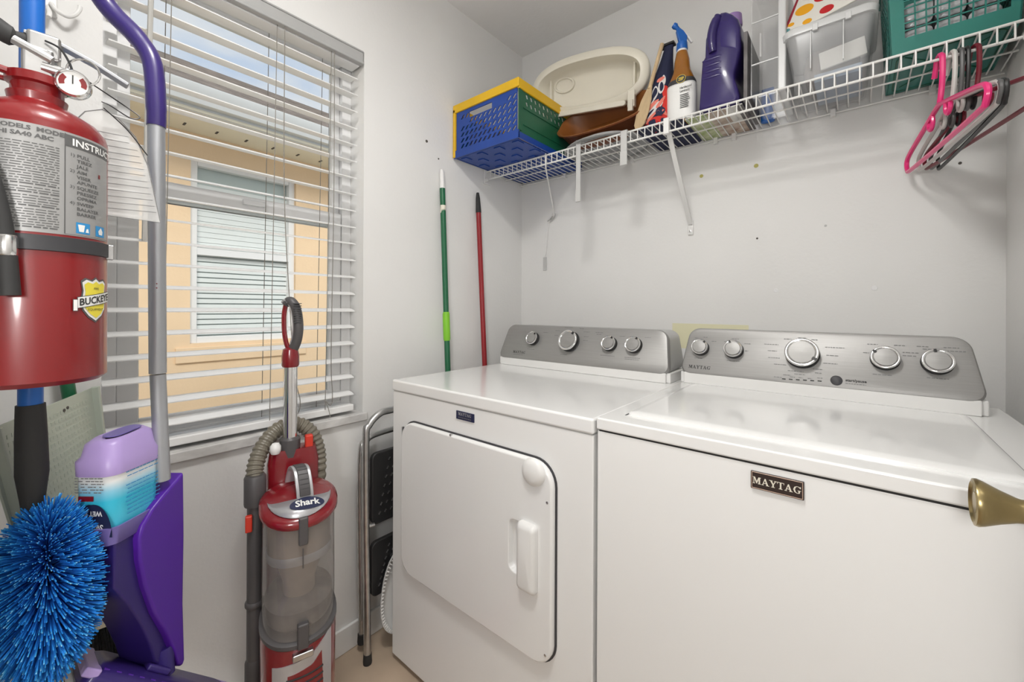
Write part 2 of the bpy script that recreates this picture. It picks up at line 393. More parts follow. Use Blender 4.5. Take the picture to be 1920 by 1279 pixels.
# ---------------------------------------------------------------- blind
bl = thing('window_blind', (XL-.03, .45, WZ0), 'white two-inch slatted blind hanging open in the window', 'blind')
BY0, BY1 = WY0+.006, WY1-.005
MB().box(XL-.012, BY0, 1.995, XL+.004, BY1, 2.036).box(XL-.012, BY0, 1.99, XL+.009, BY1, 1.998).box(XL-.012, BY0, 2.03, XL+.008, BY1, 2.036).build('valance', 'vinyl_grey', bl, bevel=.003)  # white valance greyed: shade of its backlit front put into the colour
MB().box(XL-.066, BY0+.004, 1.988, XL-.014, BY1-.004, 2.03).build('head_rail', 'vinyl', bl, bevel=.003)
SW, SP = .0505, .0571
slat_mesh = None
prof = [(-SW/2+SW*i/6, .003*(1-((i-3)/3)**2)) for i in range(7)]
outline = prof + [(x, z-.0027) for x, z in reversed(prof)]
zs = [1.945-SP*i for i in range(20)]
for i, z in enumerate(zs):
    if slat_mesh is None:
        mb = MB(); ys = [BY0+.006+(BY1-BY0-.018)*k/4 for k in range(5)]
        mb.loft([[V((x, y-.45, zz)) for x, zz in outline] for y in ys])
        s = mb.build('slat', 'slat', bl, local=True, ang=50); slat_mesh = s.data
    else:
        s = bpy.data.objects.new('slat', slat_mesh); COL.objects.link(s); s.parent = bl
    s.location = (-.004, -.011*(i/19), z-WZ0); s.rotation_euler = (random.uniform(-.003, .003), math.radians(random.uniform(-1.2, 1.2)+9.5), 0)
MB().box(XL-.063, BY0+.004, .800, XL-.006, BY1-.024, .822).build('bottom_rail', 'slat', bl, bevel=.004)
for y in (.245, .49, .655):
    for dx, rr in ((.0275, .0011), (-.034, .0011)):
        MB().tube([(XL-.034+dx, y+.004, 1.99), (XL-.034+dx, y-.004, 1.4), (XL-.034+dx, y-.012, .82)], rr, 5).build('ladder_cord', 'cord', bl)
MB().tube(smoothpath([(XL+.002, .512, 1.99), (XL+.003, .512, 1.5), (XL+.002, .53, 1.15), (XL+.0, .545, .95), (XL+.004, .56, .865), (XL+.006, .55, .825), (XL+.007, .52, .815), (XL+.012, .49, .80), (XL+.018, .47, .772)], 6), .0013, 5).build('lift_cord', 'cord', bl)
MB().tube(smoothpath([(XL+.002, .665, 1.99), (XL+.003, .664, 1.5), (XL+.002, .658, 1.0), (XL+.004, .662, .87), (XL+.006, .655, .835), (XL+.008, .638, .85), (XL+.012, .645, .825), (XL+.018, .648, .80)], 6), .0013, 5).build('lift_cord', 'cord', bl)
MB().tube([onX(284, -60, XL+.02), onX(283, 0, XL+.02), onX(277, 200, XL+.02), onX(271, 452, XL+.02)], .0055, 8).build('tilt_wand', 'wand', bl)

# ---------------------------------------------------------------- neighbouring house outside
NX = -4.33
nb = thing('neighbour_house', (NX, 1.4, 0), 'peach stucco house with grey shingle roof seen through the blind', 'house')
def nbox(name, mt, *a, **k): return MB().box(*a).build(name, mt, nb, **k)
W0, W1, Z0, Z1 = .945, 1.80, .835, 2.42
mb = MB().box(NX-.2, -6, 0, NX, W0, 2.64).box(NX-.2, W1, 0, NX, 9, 2.64).box(NX-.2, W0, 0, NX, W1, Z0).box(NX-.2, W0, Z1, NX, W1, 2.64)
mb.build('wall', 'stucco', nb)
nbox('sill_band', 'stucco', NX, W0-.10, Z0-.16, NX+.02, W1+.10, Z0-.03, bevel=.006)
nwf = rect_frame(MB(), W0, W1, Z0, Z1, .055, NX-.10, NX-.035).build('window', 'vinyl', nb, bevel=.005)
MB().box(NX-.10, W0+.05, 1.60, NX-.04, W1-.05, 1.66).build('meeting_rail', 'vinyl', nwf)
MB().box(NX-.115, W0+.04, Z0+.04, NX-.11, W1-.04, Z1-.04).build('pane', 'nb_glass', nwf)
mb = MB()
k = Z0+.07
while k < 1.60: mb.box(NX-.108, W0+.055, k, NX-.085, W1-.055, k+.036); k += .046
mb.build('blind_slats', 'nb_blind', nwf, kind='stuff')
mb = MB(); k = 1.67
while k < 2.22: mb.box(NX-.108, W0+.055, k, NX-.092, W1-.055, k+.043); k += .046
mb.build('blind_slats', 'nb_blind', nwf, kind='stuff')
sf = nbox('soffit', 'soffit', NX, -6, 2.625, NX+.50, 9, 2.645)
for j in range(26):
    v = MB().box(NX+.13, -2+.22*j, 2.621, NX+.19, -1.985+.22*j, 2.626).build('vent_slot', 'hole', sf)
nbox('fascia', 'fascia', NX+.46, -6, 2.62, NX+.49, 9, 2.80)
gp = [(0, 0), (.07, 0), (.085, .03), (.085, .06), (.11, .10), (.118, .125), (.112, .13), (.10, .112), (.0, .112)]
MB().prism([(x, z) for x, z in gp], basis((NX+.49, -6, 2.665), (1, 0, 0), (0, 0, 1), (0, 1, 0)), 0, 15).build('gutter', 'fascia', nb, ang=25)
# roof courses: overlapping shingle strips up a 6/12 pitch
mb0 = MB(); a = math.atan(.52)
rf = MB().loft([[V((NX+.52, y, 2.80)), V((NX-3.1, y, 2.80+3.62*.52)), V((NX-3.1, y, 2.72+3.62*.52)), V((NX+.52, y, 2.72))] for y in (-6, 9)]).build('roof', 'shingle', nb)
for j in range(24):
    x = NX+.54-.15*j; z = 2.79+(.54-.02+.15*j-.54+.02)*.52+.012
    MB().loft([[V((x, y, z)), V((x-.16, y, z+.16*.52-.008)), V((x-.16, y, z+.16*.52-.016)), V((x, y, z-.012))] for y in (-6, 9)]).build('shingle_course', 'shingle', rf)
tag(MB().box(-40, -40, -.25, XL-TH-.01, 40, -.2).build('paving', 'pale_paving'), 'pale lawn strip between the houses', 'paving')['kind'] = 'stuff'  # paved ground, toned pale to bounce more light up to the soffit

# ---------------------------------------------------------------- open door with brass knob at the right edge
dr = struct(thing('door_1', (.187, YF, 0)), 'white door standing open at the right edge', 'door')
dxf = .168
MB().box(dxf, YF+.005, .01, dxf+.035, .765, 2.03).build('panel', 'door', dr, bevel=.002)
kp = onY(1880, 952, .70); ky, kz = kp.y, kp.z
KM = basis((dxf, ky, kz), (0, 1, 0), (0, 0, 1), (-1, 0, 0))
kb = MB().lathe([(.031, 0), (.031, .004), (.026, .010), (.014, .014), (.0125, .030), (.0135, .034), (.0185, .046), (.0245, .058), (.0262, .0625), (.0255, .0655), (.0225, .0665), (.0205, .0640), (.001, .0635)], KM, 40).build('knob', 'brass', dr, ang=40)
MB().lathe([(.0115, .0638), (.011, .0648), (.001, .0650)], KM, 24).build('knob_button', 'brass', kb)


# ================================================================== APPLIANCES
def dial(parent, F, x, w, r, ang, big=False):
    """control knob standing on a console face; F(x, w, n) gives the world point"""
    o = F(x, w, 0); ex = V((1, 0, 0)); ew = (F(x, w+1, 0)-o); en = (F(x, w, 1)-o)
    m = basis(o, ex, ew, en); h = .020 if not big else .024
    k = MB().lathe([(r*1.0, .0), (r*1.0, .002), (r*.93, .004), (r*.90, h-.003)], m, 36).build('knob', 'black', parent)
    MB().lathe([(r*.90, h-.006), (r*.985, h-.003), (r*.985, h), (r*.93, h+.0015), (r*.80, h+.0005), (r*.76, h-.001)], m, 36, cap0=False, cap1=False).build('ring', 'chrome', k, ang=60)
    MB().lathe([(r*.77, h-.002), (r*.74, h+.0012), (r*.001, h+.0026)], m, 32, cap0=False).build('cap', 'silver', k)
    a = math.radians(ang); mm = m@Matrix.Rotation(-a, 4, 'Z')
    MB().box(-r*.09, r*.70, h, r*.09, r*.96, h+.003, mm).build('pointer', 'black', k)
    return k
def console(parent, xb0, xb1, xt0, xt1, y0, z0, dy, dz, yback, zdeck):
    Wv = V((0, dy, dz)); Lw = Wv.length; Wv.normalize(); Nv = V((0, -Wv.z, Wv.y)); o = V((0, y0, z0))
    F = lambda x, w, n=0: o+V((x, 0, 0))+Wv*w+Nv*n
    def outl(inset, r):
        p = rrect(0, 1, 0, Lw, .001, 7); out = []
        for (cx, cw, a0) in ((1, Lw, 0), (0, Lw, 90), (0, 0, 180), (1, 0, 270)):
            for i in range(8):
                a = math.radians(a0+90*i/7)
                w = (cw-inset-r if cw else inset+r)+r*math.sin(a); f = max(0, min(1, w/Lw))
                xl = xb0+(xt0-xb0)*f; xr = xb1+(xt1-xb1)*f
                x = (xr-inset-r if cx else xl+inset+r)+r*math.cos(a); out.append((x, w))
        return out
    rings = [[F(x, w, n) for x, w in outl(i, r)] for i, r, n in ((.0, .030, -.022), (.0, .030, -.008), (.0035, .028, -.002), (.010, .025, .0))]
    body = MB().loft(rings).build('console', 'silver', parent, ang=40)
    # white housing behind and the white strip under the silver fascia
    ob = outl(.002, .03)
    MB().loft([[F(x, w, -.021) for x, w in ob], [V((x, yback, F(x, w).z*.97+.03*z0)) for x, w in ob]]).build('housing', 'housing', body)
    MB().box(xb0+.012, y0+.004, zdeck, xb1-.012, yback, z0+.004).build('base_strip', 'white_plastic', body, bevel=.003)
    for xa in (xb0, xb1-.014): MB().box(xa, y0+.014, zdeck, xa+.014, yback, z0+.004).build('end_foot', 'white_plastic', body, bevel=.004)
    return body, F
def dashes(mb, F, x, w, width, n=1, h=.0022):
    """tiny unreadable legend: a short row of printed ticks"""
    k = 0.0
    while k < width:
        l = random.uniform(.003, .009); l = min(l, width-k)
        o = F(x+k, w, .0004); mb.add([F(x+k, w, .0004), F(x+k+l, w, .0004), F(x+k+l, w+h, .0004), F(x+k, w+h, .0004)], [(0, 1, 2, 3)]); k += l+.0016

# ---------------------------------------------------------------- dryer
dx0, dx1, dyf, dzt = -1.170, -.4312, .790, .917
D = thing('dryer', ((dx0+dx1)/2, 1.14, 0), 'white clothes dryer with side-swing door beside the window wall', 'dryer')
MB().box(dx0+.002, dyf+.004, .02, dx1-.002, 1.49, .8806).build('cabinet', 'enamel_side', D, bevel=.003)
for fx in (dx0+.06, dx1-.06):
    for fy in (dyf+.07, 1.43): MB().lathe([(.02, 0), (.02, .012), (.008, .014), (.008, .024)], Matrix.Translation((fx, fy, 0)), 14).build('foot', 'rubber', D)
MB().box(dx0, dyf, .8825, dx1, 1.49, dzt).build('top_panel', 'enamel', D, bevel=.006, seg=4)
MB().box(dx0+.006, dyf+.005, .877, dx1-.006, 1.485, .884).build('seam_shade', 'housing', D)  # grey strip colours in the shade of the gap under the top
# door
XZ = lambda y: basis((0, y, 0), (1, 0, 0), (0, 0, 1), (0, -1, 0))
o0 = rrect(-1.106, -.524, .322, .802, .060, 8); o1 = rrect(-1.1015, -.5285, .3265, .7975, .056, 8); o2 = rrect(-1.097, -.533, .331, .793, .052, 8)
MB().loft([[XZ(dyf)@V((x, z, h)) for x, z in o] for o, h in ((o0, -.006), (o0, -.0008), (o1, -.0008), (o1, -.006))], False, False).build('door_seam', 'dark', D)
rc = lambda a_: rrect(-.657+a_, -.580-a_, .510+a_, .640-a_, .018-a_*.5, 8)
door = MB().loft([[XZ(dyf)@V((x, z, h)) for x, z in o] for o, h in ((o1, -.004), (o1, .008), (rrect(-1.0995, -.5305, .3285, .7955, .054, 8), .011), (o2, .0125), (rrect(-1.0955, -.5345, .3325, .7915, .051, 8), .0125), (rc(-.002), .0125), (rc(0), .0125), (rc(.0015), .0112), (rc(.005), .001), (rc(.009), -.002), (rc(.012), -.002))]).build('door', 'enamel', D, ang=50)
hc = XZ(dyf)
MB().loft([[hc@V((x, z, h)) for x, z in rrect(*q, 6)] for q, h in (((-.622, -.566, .487, .648, .012), .012), ((-.622, -.566, .487, .648, .012), .022), ((-.617, -.571, .493, .642, .010), .029), ((-.611, -.577, .500, .635, .008), .031))]).build('handle', 'white_plastic', door, ang=50)
MB().lathe([(.0335, .012), (.032, .017), (.027, .0225), (.018, .026), (.001, .0275)], XZ(dyf)@Matrix.Translation((-.580, .770, 0)), 32).build('dome_plug', 'white_plastic', door, ang=60)
for z0, z1 in ((.715, .775), (.395, .455)): MB().box(-1.109, dyf-.004, z0, -1.104, dyf+.002, z1).build('hinge', 'steel', door)
for x, z in ((-.541, .71), (-.545, .36), (-.87, .7985)): MB().lathe([(.0035, .008), (.003, .0138), (.001, .0142)], XZ(dyf)@Matrix.Translation((x, z, 0)), 10).build('screw', 'steel', door)
bd = MB().box(-.862, dyf+.001, .843, -.792, dyf+.006, .866).build('badge', 'navy', D, bevel=.001)
mb = MB(); serif(mb, 'MAYTAG', basis((-.827, dyf+.0007, .859), (1, 0, 0), (0, 0, 1), (0, -1, 0)), .0085); mb.build('lettering', 'vinyl_grey', bd, flat=True)
mb = MB(); dashes(mb, lambda x, w, n=0: V((x, dyf+.0007-n, w)), -.852, .8480, .050); mb.build('small_print', 'grey_print', bd, flat=True, kind='stuff')
cons, F = console(D, -1.166, -.450, -1.146, -.474, 1.305, .945, .055, .140, 1.47, dzt)
for x, w, r, a in ((-1.0, .089, .027, 40), (-.829, .088, .040, 35), (-.665, .088, .0265, 30), (-.576, .089, .0275, 30)): dial(D, F, x, w, r, a, r > .035)
mb = MB(); serif(mb, 'MAYTAG', basis(F(-1.058, .030, .0005), (1, 0, 0), F(0, 1)-F(0, 0), F(0, 0, 1)-F(0, 0)), .0105); mb.build('lettering', 'black_print', cons, flat=True)
mb = MB()
for x, w, l in ((-1.085, .018, .05), (-1.02, .045, .035), (-.96, .118, .02), (-.905, .128, .02), (-.905, .108, .018), (-.865, .142, .035), (-.80, .14, .02), (-.78, .128, .025), (-.775, .11, .02), (-.775, .095, .02), (-.73, .128, .03), (-.725, .121, .02), (-.86, .035, .03), (-.695, .045, .055), (-.635, .118, .02), (-.605, .045, .055), (-.603, .039, .05), (-.545, .118, .02)): dashes(mb, F, x, w, l)
mb.build('legend', 'grey_print', cons, flat=True, kind='stuff')

# ---------------------------------------------------------------- washer
wx0, wx1, wyf, wzt = -.4275, .262, .795, .921
WA = thing('washer', ((wx0+wx1)/2, 1.14, 0), 'white top-loading washing machine at the right, next to the door knob', 'washer')
MB().box(wx0+.001, wyf+.004, .02, wx1-.001, 1.49, .8929).build('cabinet', 'enamel_side', WA, bevel=.0025)
for fx in (wx0+.06, wx1-.06):
    for fy in (wyf+.07, 1.43): MB().lathe([(.02, 0), (.02, .012), (.008, .014), (.008, .024)], Matrix.Translation((fx, fy, 0)), 14).build('foot', 'rubber', WA)
MB().box(wx0, wyf, .8955, wx1, 1.49, wzt).build('top_deck', 'enamel', WA, bevel=.004, seg=4)
MB().box(wx0+.005, wyf+.0045, .889, wx1-.005, 1.485, .897).build('seam_shade', 'black', WA)  # black strip paints the shade inside the gap below the deck
XY = basis((0, 0, wzt), (1, 0, 0), (0, 1, 0), (0, 0, 1))
lid = MB().loft([[XY@V((x, y, h)) for x, y in rrect(*q)] for q, h in (((-.385, .184, .856, 1.318, .012), -.002), ((-.385, .184, .856, 1.318, .012), .004), ((-.382, .181, .861, 1.315, .010), .0065), ((-.370, .169, .880, 1.305, .010), .0072))]).build('lid', 'enamel', WA, ang=50)
mb = MB()
for q in ((-.3885, .8525, -.385, 1.322), (.184, .8525, .1875, 1.322)): mb.box(q[0], q[1], wzt-.0005, q[2], q[3], wzt+.0004)
mb.build('lid_gap', 'dark', WA)
bd = MB().box(-.137, wyf+.0, .8535-.001, -.063, wyf+.006, .8825-.001).build('badge', 'badge_black', WA, bevel=.001)
mb = MB()
for a in ((-.1355, .8540, -.0645, .8548), (-.1355, .8802, -.0645, .8810), (-.1355, .8540, -.1347, .8810), (-.0653, .8540, -.0645, .8810)): mb.box(a[0], wyf-.0006, a[1], a[2], wyf+.001, a[3])
mb.build('border', 'bronze_print', bd)
mb = MB(); serif(mb, 'MAYTAG', basis((-.100, wyf-.0006, .8675), (1, 0, 0), (0, 0, 1), (0, -1, 0)), .0112); mb.build('lettering', 'cream', bd, flat=True)
cons, F = console(WA, -.430, .222, -.413, .198, 1.340, .952, .055, .142, 1.47, wzt)
for x, w, r, a in ((-.374, .084, .0245, 40), (-.281, .084, .026, -25), (-.114, .084, .0395, 120), (.053, .085, .0285, -55), (.143, .084, .0285, -10)): dial(WA, F, x, w, r, a, r > .035)
mb = MB(); serif(mb, 'MAYTAG', basis(F(-.372, .023, .0005), (1, 0, 0), F(0, 1)-F(0, 0), F(0, 0, 1)-F(0, 0)), .0105); mb.build('lettering', 'black_print', cons, flat=True)
fm = basis(F(-.022, .021, .0005), (1, 0, 0), F(0, 1)-F(0, 0), F(0, 0, 1)-F(0, 0))
mb = MB(); put_text(mb, 'start/pause', .0092, fm, bold=.0003); mb.build('lettering', 'black_print', cons, flat=True)
mb = MB(); dashes(mb, F, -.022, .0145, .040); mb.build('small_print', 'grey_print', cons, flat=True, kind='stuff')
MB().lathe([(.0125, -.001), (.0125, .002), (.011, .003), (.001, .0032)], basis(F(-.040, .0205), (1, 0, 0), F(0, 1)-F(0, 0), F(0, 0, 1)-F(0, 0)), 24).build('start_button', 'dark', cons)
for i in range(6):
    x = -.153+.0157*i; w = .0112+.0007*i
    q = MB().add([F(x-.0042, w-.0012, .0005), F(x+.0042, w-.0012, .0005), F(x+.0042, w+.0018, .0005), F(x-.0042, w+.0018, .0005)], [(0, 1, 2, 3)]).build('indicator_light', 'black_print', cons)
mb = MB(); ringm = basis(F(-.114, .084, .0004), (1, 0, 0), F(0, 1)-F(0, 0), F(0, 0, 1)-F(0, 0))
for x, w, l in ((-.205, .107, .035), (-.195, .088, .022), (-.193, .068, .028), (-.178, .05, .03), (-.145, .035, .035), (-.13, .027, .025), (-.09, .045, .02), (-.085, .035, .015), (-.158, .125, .018), (-.125, .130, .02), (-.095, .126, .015), (-.065, .107, .04), (-.062, .085, .025), (-.068, .063, .03), (-.176, .014, .018), (-.155, .022, .018), (-.14, .018, .012), (-.12, .018, .01), (-.1, .018, .01), (-.08, .022, .012),
                (-.39, .050, .025), (-.395, .115, .012), (-.37, .119, .012), (-.345, .107, .015), (-.298, .05, .034), (-.31, .108, .01), (-.29, .118, .02), (-.255, .105, .016), (-.253, .083, .01), (.03, .044, .035), (.02, .121, .02), (.07, .121, .02), (.085, .104, .028), (.085, .096, .025), (.012, .098, .012), (.125, .046, .036), (.11, .121, .02), (.12, .115, .015), (.155, .121, .025), (.16, .113, .03)): dashes(mb, F, x, w, l)
mb.build('legend', 'grey_print', cons, flat=True, kind='stuff')

# ================================================================== SHELF
ZS = 1.776; YS = 1.383; x0s, x1s = XL+.004, XR-.006
sh = thing('wire_shelf', ((x0s+x1s)/2, 1.52, ZS), 'long white coated-wire shelf fixed above the washer and dryer', 'shelf')
for nm, y, z, r in (('front_rail', YS, ZS, .0034), ('front_rail', YS, ZS-.036, .0036), ('back_rail', YB-.010, ZS-.006, .003), ('middle_rail', 1.52, ZS-.006, .0026)):
    MB().tube([(x0s, y, z), (x1s, y, z)], r, 8).build(nm, 'wire', sh)
n = 63; wm = None
for i in range(n):
    x = x0s+.006+(x1s-x0s-.012)*i/(n-1)
    if wm is None:
        o = MB().tube([(0, YB-.012, ZS), (0, YS+.004, ZS+.003), (0, YS-.002, ZS-.001), (0, YS-.003, ZS-.038)], .0019, 6).build('deck_wire', 'wire', sh, loc=(0, 1.52, ZS)); wm = o.data
    else:
        o = bpy.data.objects.new('deck_wire', wm); COL.objects.link(o); o.parent = sh
    o.location = (x-sh.location.x, 0, 0)
for nm, x, s in (('end_bracket', x0s, 1), ('end_bracket', x1s, -1)):
    MB().box(x-.004, YS-.014, ZS-.055, x+.004, YS+.03, ZS+.012).box(x-.002 if s > 0 else x-.022, YS-.012, ZS-.046, x+.022 if s > 0 else x+.002, YS-.006, ZS-.034).build(nm, 'white_plastic', sh, bevel=.002)
for x in (-1.05, -.72, -.40, -.34, -.06, .16):
    MB().box(x-.007, YB-.018, ZS-.018, x+.007, YB, ZS+.006).build('wall_clip', 'white_plastic', sh, bevel=.002)
# diagonal brace and the things hanging from the lip
br = thing('shelf_brace', (-.49, YB, 1.45), 'white diagonal brace running from the shelf lip down to the wall', 'bracket')
p0, p1 = V((-.487, YS-.004, ZS-.008)), V((-.489, YB-.008, 1.475))
d = (p1-p0).normalized(); u = V((1, 0, 0)); w = d.cross(u)
MB().loft([[p+u*(a*.008)+w*(c*.004) for a, c in ((-1, -1), (1, -1), (1, 1), (-1, 1))] for p in (p0, p1)]).build('strut', 'white_plastic', br, bevel=.0015)
MB().box(-.499, YB-.007, 1.435, -.479, YB, 1.49).build('foot_plate', 'white_plastic', br, bevel=.002)
MB().lathe([(.004, 0), (.004, .003), (.001, .004)], basis((-.489, YB-.007, 1.448), (1, 0, 0), (0, 0, 1), (0, -1, 0)), 10).build('screw', 'steel', br)
MB().box(-.496, YS-.010, ZS-.045, -.478, YS+.006, ZS+.008).build('clip', 'white_plastic', br, bevel=.002)
for (x, zt, zb, wd, nm, lb) in ((-.818, ZS+.018, 1.562, .010, 'hanging_strap', 'grey plastic strap hanging from the shelf lip below the platter'), (-.634, ZS+.005, 1.662, .012, 'hanging_strap', 'short grey plastic strap hooked over the shelf lip beside the wooden paddle')):
    h = thing(nm, (x, YS, ZS), lb, 'strap', 'grey straps on the shelf')
    MB().box(x-wd, YS-.0125, zb, x+wd, YS-.0095, zt).box(x-wd, YS-.0125, zt-.003, x+wd, YS+.02, zt).build('strap', 'strap', h, bevel=.001)
    MB().box(x-wd-.001, YS-.015, zb-.004, x+wd+.001, YS-.008, zb+.045).build('end_tab', 'strap', h, bevel=.002)
h = thing('cable_strap', (-1.0, YS, ZS), 'thin white strap with a metal hook hanging down the wall', 'strap')
MB().tube(smoothpath([(-.972, YS-.008, ZS+.004), (-.974, YS-.004, ZS-.05), (-1.03, 1.48, 1.69), (-1.10, 1.62, 1.60), (-1.145, YB-.006, 1.56), (-1.160, YB-.005, 1.44), (-1.168, YB-.005, 1.40)], 6), .0032, 6).build('strap', 'white_plastic', h)
MB().box(-1.178, YB-.006, 1.335, -1.158, YB-.001, 1.40).build('end_tab', 'strap', h, bevel=.002)
MB().tube(smoothpath([(-1.148, YB-.010, 1.572), (-1.125, YB-.016, 1.578), (-1.110, YB-.018, 1.590), (-1.108, YB-.016, 1.605)], 5), [.003]*5+[.005]*6+[.007]*4+[.004], 7).build('metal_hook', 'steel', h)

# ---------------------------------------------------------------- folding crate
ZT = ZS+.007
cr = thing('folding_crate', (-1.135, 1.41, ZT), 'blue, green and yellow folding plastic crate at the left end of the shelf', 'crate')
cx0, cx1, cy0, cy1, cz1 = -1.308, -.962, 1.185, 1.640, 1.985
def slotted(mb, x0, x1, z0, z1, mtx, cols, rows, slot, skip=lambda i, j: False, lean=.25, hole=None, th=.003):
    """perforated panel: bars between slanted slots"""
    cw, rh = (x1-x0)/cols, (z1-z0)/rows
    for j in range(rows):
        for i in range(cols):
            a, b_ = x0+i*cw, x0+(i+1)*cw; c, e = z0+j*rh, z0+(j+1)*rh
            cx, cz = (a+b_)/2, (c+e)/2
            out = [(a, c), (b_, c), (b_, e), (a, e)]
            if hole and hole(cx, cz): continue
            if skip(i, j):
                mb.loft([[mtx@V((x, z, h)) for x, z in out] for h in (0, th)]); continue
            hw, hh = cw*slot[0]/2, rh*slot[1]/2; ln = lean*cw
            inn = [(cx-hw-ln, cz-hh), (cx+hw-ln, cz-hh), (cx+hw+ln, cz+hh), (cx-hw+ln, cz+hh)]
            k = len(mb.v)
            for h in (0, th):
                mb.v += [mtx@V((x, z, h)) for x, z in out]+[mtx@V((x, z, h)) for x, z in inn]
            for q in range(4):
                r = (q+1) % 4
                mb.f += [(k+q, k+r, k+4+r, k+4+q), (k+8+q, k+12+q, k+12+r, k+8+r), (k+4+q, k+4+r, k+12+r, k+12+q)]
    return mb
mb = MB(); fm = basis((0, cy0+.003, 0), (1, 0, 0), (0, 0, 1), (0, -1, 0))
slotted(mb, cx0+.012, cx1-.006, ZT+.028, cz1-.03, fm, 13, 6, (.44, .66), skip=lambda i, j: i in (0,) or (j == 5 and 3 <= i <= 10) or (j == 4 and i < 3), lean=.28, hole=lambda x, z: abs(x+1.15) < .06 and z > cz1-.06)
mb.box(cx0+.012, cy0, cz1-.03, cx1-.006, cy0+.004, cz1-.012)
mb.build('front_panel', 'crate_blue', cr, flat=True)
mb = MB(); slotted(mb, cx0+.012, cx1-.006, ZT+.045, cz1-.03, basis((0, cy1-.003, 0), (1, 0, 0), (0, 0, 1), (0, -1, 0)), 13, 5, (.42, .62), lean=.28); mb.build('back_panel', 'crate_blue', cr, flat=True)
for x, nm in ((cx1, 'side_panel'), (cx0+.003, 'side_panel')):
    mb = MB(); slotted(mb, cy0+.012, cy1-.006, ZT+.045, cz1-.02, basis((x-.003, 0, 0), (0, 1, 0), (0, 0, 1), (1, 0, 0)), 16, 5, (.45, .55), skip=lambda i, j: j < 3 or i == 0, lean=-.12)
    mb.box(x-.003, cy0+.012, ZT+.02, x, cy1-.006, ZT+.05)
    o = mb.build(nm, 'crate_green', cr, flat=True)
    if x == cx1: MB().box(x, cy0+.03, ZT+.055, x+.003, cy1-.03, ZT+.058).box(x, cy0+.03, ZT+.118, x+.003, cy1-.03, ZT+.122).box(x, cy0, ZT+.03, x+.003, cy0+.02, cz1-.02).build('rib', 'crate_green', o)
mb = MB(); slotted(mb, cx0+.01, cx1-.01, cy0+.01, cy1-.01, basis((0, 0, ZT), (1, 0, 0), (0, 1, 0), (0, 0, 1)), 7, 8, (.55, .5), skip=lambda i, j: True)
for i in range(7):
    for j in range(8):
        a = cx0+.02+i*(cx1-cx0-.02)/7; c = cy0+.02+j*(cy1-cy0-.02)/8
        if (i+j) % 2 == 0: mb.box(a, c, ZT-.003, a+.03, c+.035, ZT)
mb.box(cx0, cy0-.004, ZT-.002, cx1+.003, cy0+.004, ZT+.028).box(cx0, cy1-.004, ZT, cx1, cy1+.004, ZT+.04).box(cx0, cy0, ZT, cx0+.006, cy1, ZT+.035).box(cx1-.004, cy0, ZT, cx1+.003, cy1, ZT+.022)
mb.build('base', 'crate_blue', cr, flat=True)
mb = MB().box(cx0-.004, cy0-.007, cz1-.016, cx1+.006, cy0+.006, cz1+.018).box(cx0-.004, cy1-.006, cz1-.012, cx1+.006, cy1+.007, cz1+.018).box(cx0-.004, cy0, cz1-.014, cx0+.006, cy1, cz1+.018).box(cx1-.006, cy0, cz1-.02, cx1+.006, cy1, cz1+.018)
mb.box(cx0-.004, cy0-.007, ZT+.0, cx0+.010, cy0+.004, cz1).box(cx0-.004, cy1-.004, ZT, cx0+.008, cy1+.007, cz1)
mb.build('top_rim', 'crate_yellow', cr, bevel=.003)
bp = thing('packing_box', (-1.20, 1.42, ZT), 'brown cardboard box inside the folding crate', 'box')
MB().box(-1.292, 1.25, ZT+.004, -1.185, 1.60, ZT+.128).build('carton', 'taupe', bp, bevel=.002)

# ---------------------------------------------------------------- grey platter, brown tub, cream lid
pc = (-.765, 1.495)
pf = thing('serving_platter', (pc[0], pc[1], ZT), 'grey oval platter turned upside down under the brown tub', 'platter')
mt = Matrix.Translation((pc[0], pc[1], ZT))
MB().lathe([(.150, .000), (.155, .002), (.150, .006), (.128, .010), (.110, .012)], mt, 44, 1.10, .92, False, False).build('rim', 'platter', pf, solid=.003, ang=60)
MB().lathe([(.112, .010), (.112, .024), (.108, .029), (.10, .030), (.001, .030)], mt, 44, 1.10, .88, False).build('foot', 'platter', pf, ang=60)
TZ = ZT+.030
tb = thing('storage_tub', (pc[0], 1.50, TZ), 'brown oval plastic tub tipped forward on the grey platter', 'tub')
tc_ = V((-.770, 1.468, 1.908)); tn = V((0, -.80, .60)).normalized(); tu = V((1, 0, 0)); tv = tn.cross(tu)
TM = basis(tc_, tu, tv, tn)
def tubring(rx, ry, h, k=44): return [TM@V((x, y, h)) for x, y in ell(0, 0, rx, ry, k, 2.6)]
MB().loft([tubring(.150, .070, -.085), tubring(.165, .080, -.075), tubring(.188, .098, -.004), tubring(.197, .105, .0), tubring(.197, .105, .006)], True, False).build('outer', 'brown', tb, ang=50)
MB().loft([tubring(.197, .105, .006), tubring(.190, .099, .006), tubring(.183, .093, -.004), tubring(.160, .076, -.070), tubring(.140, .060, -.074)], False, True).build('inner', 'brown_in', tb, ang=50)
cl = thing('tub_lid', (-.83, 1.49, 2.0), 'cream plastic clip lid standing upright behind the brown tub', 'lid')
ln_ = V((.10, -.96, -.22)).normalized(); lu = V((1, .08, -.10)); lu = (lu-ln_*lu.dot(ln_)).normalized(); lv = ln_.cross(lu)
LM = basis(V((-.838, 1.485, 2.062)), lu, lv, ln_)
def lr(rx, ry, h, k=56): return [LM@V((x, y, h)) for x, y in ell(0, 0, rx, ry, k, 2.5)]
MB().loft([lr(.218, .082, .034), lr(.244, .108, .030), lr(.250, .112, .022), lr(.244, .106, -.010), lr(.215, .090, -.040), lr(.10, .05, -.046)], False, True).build('shell', 'cream', cl, ang=60)
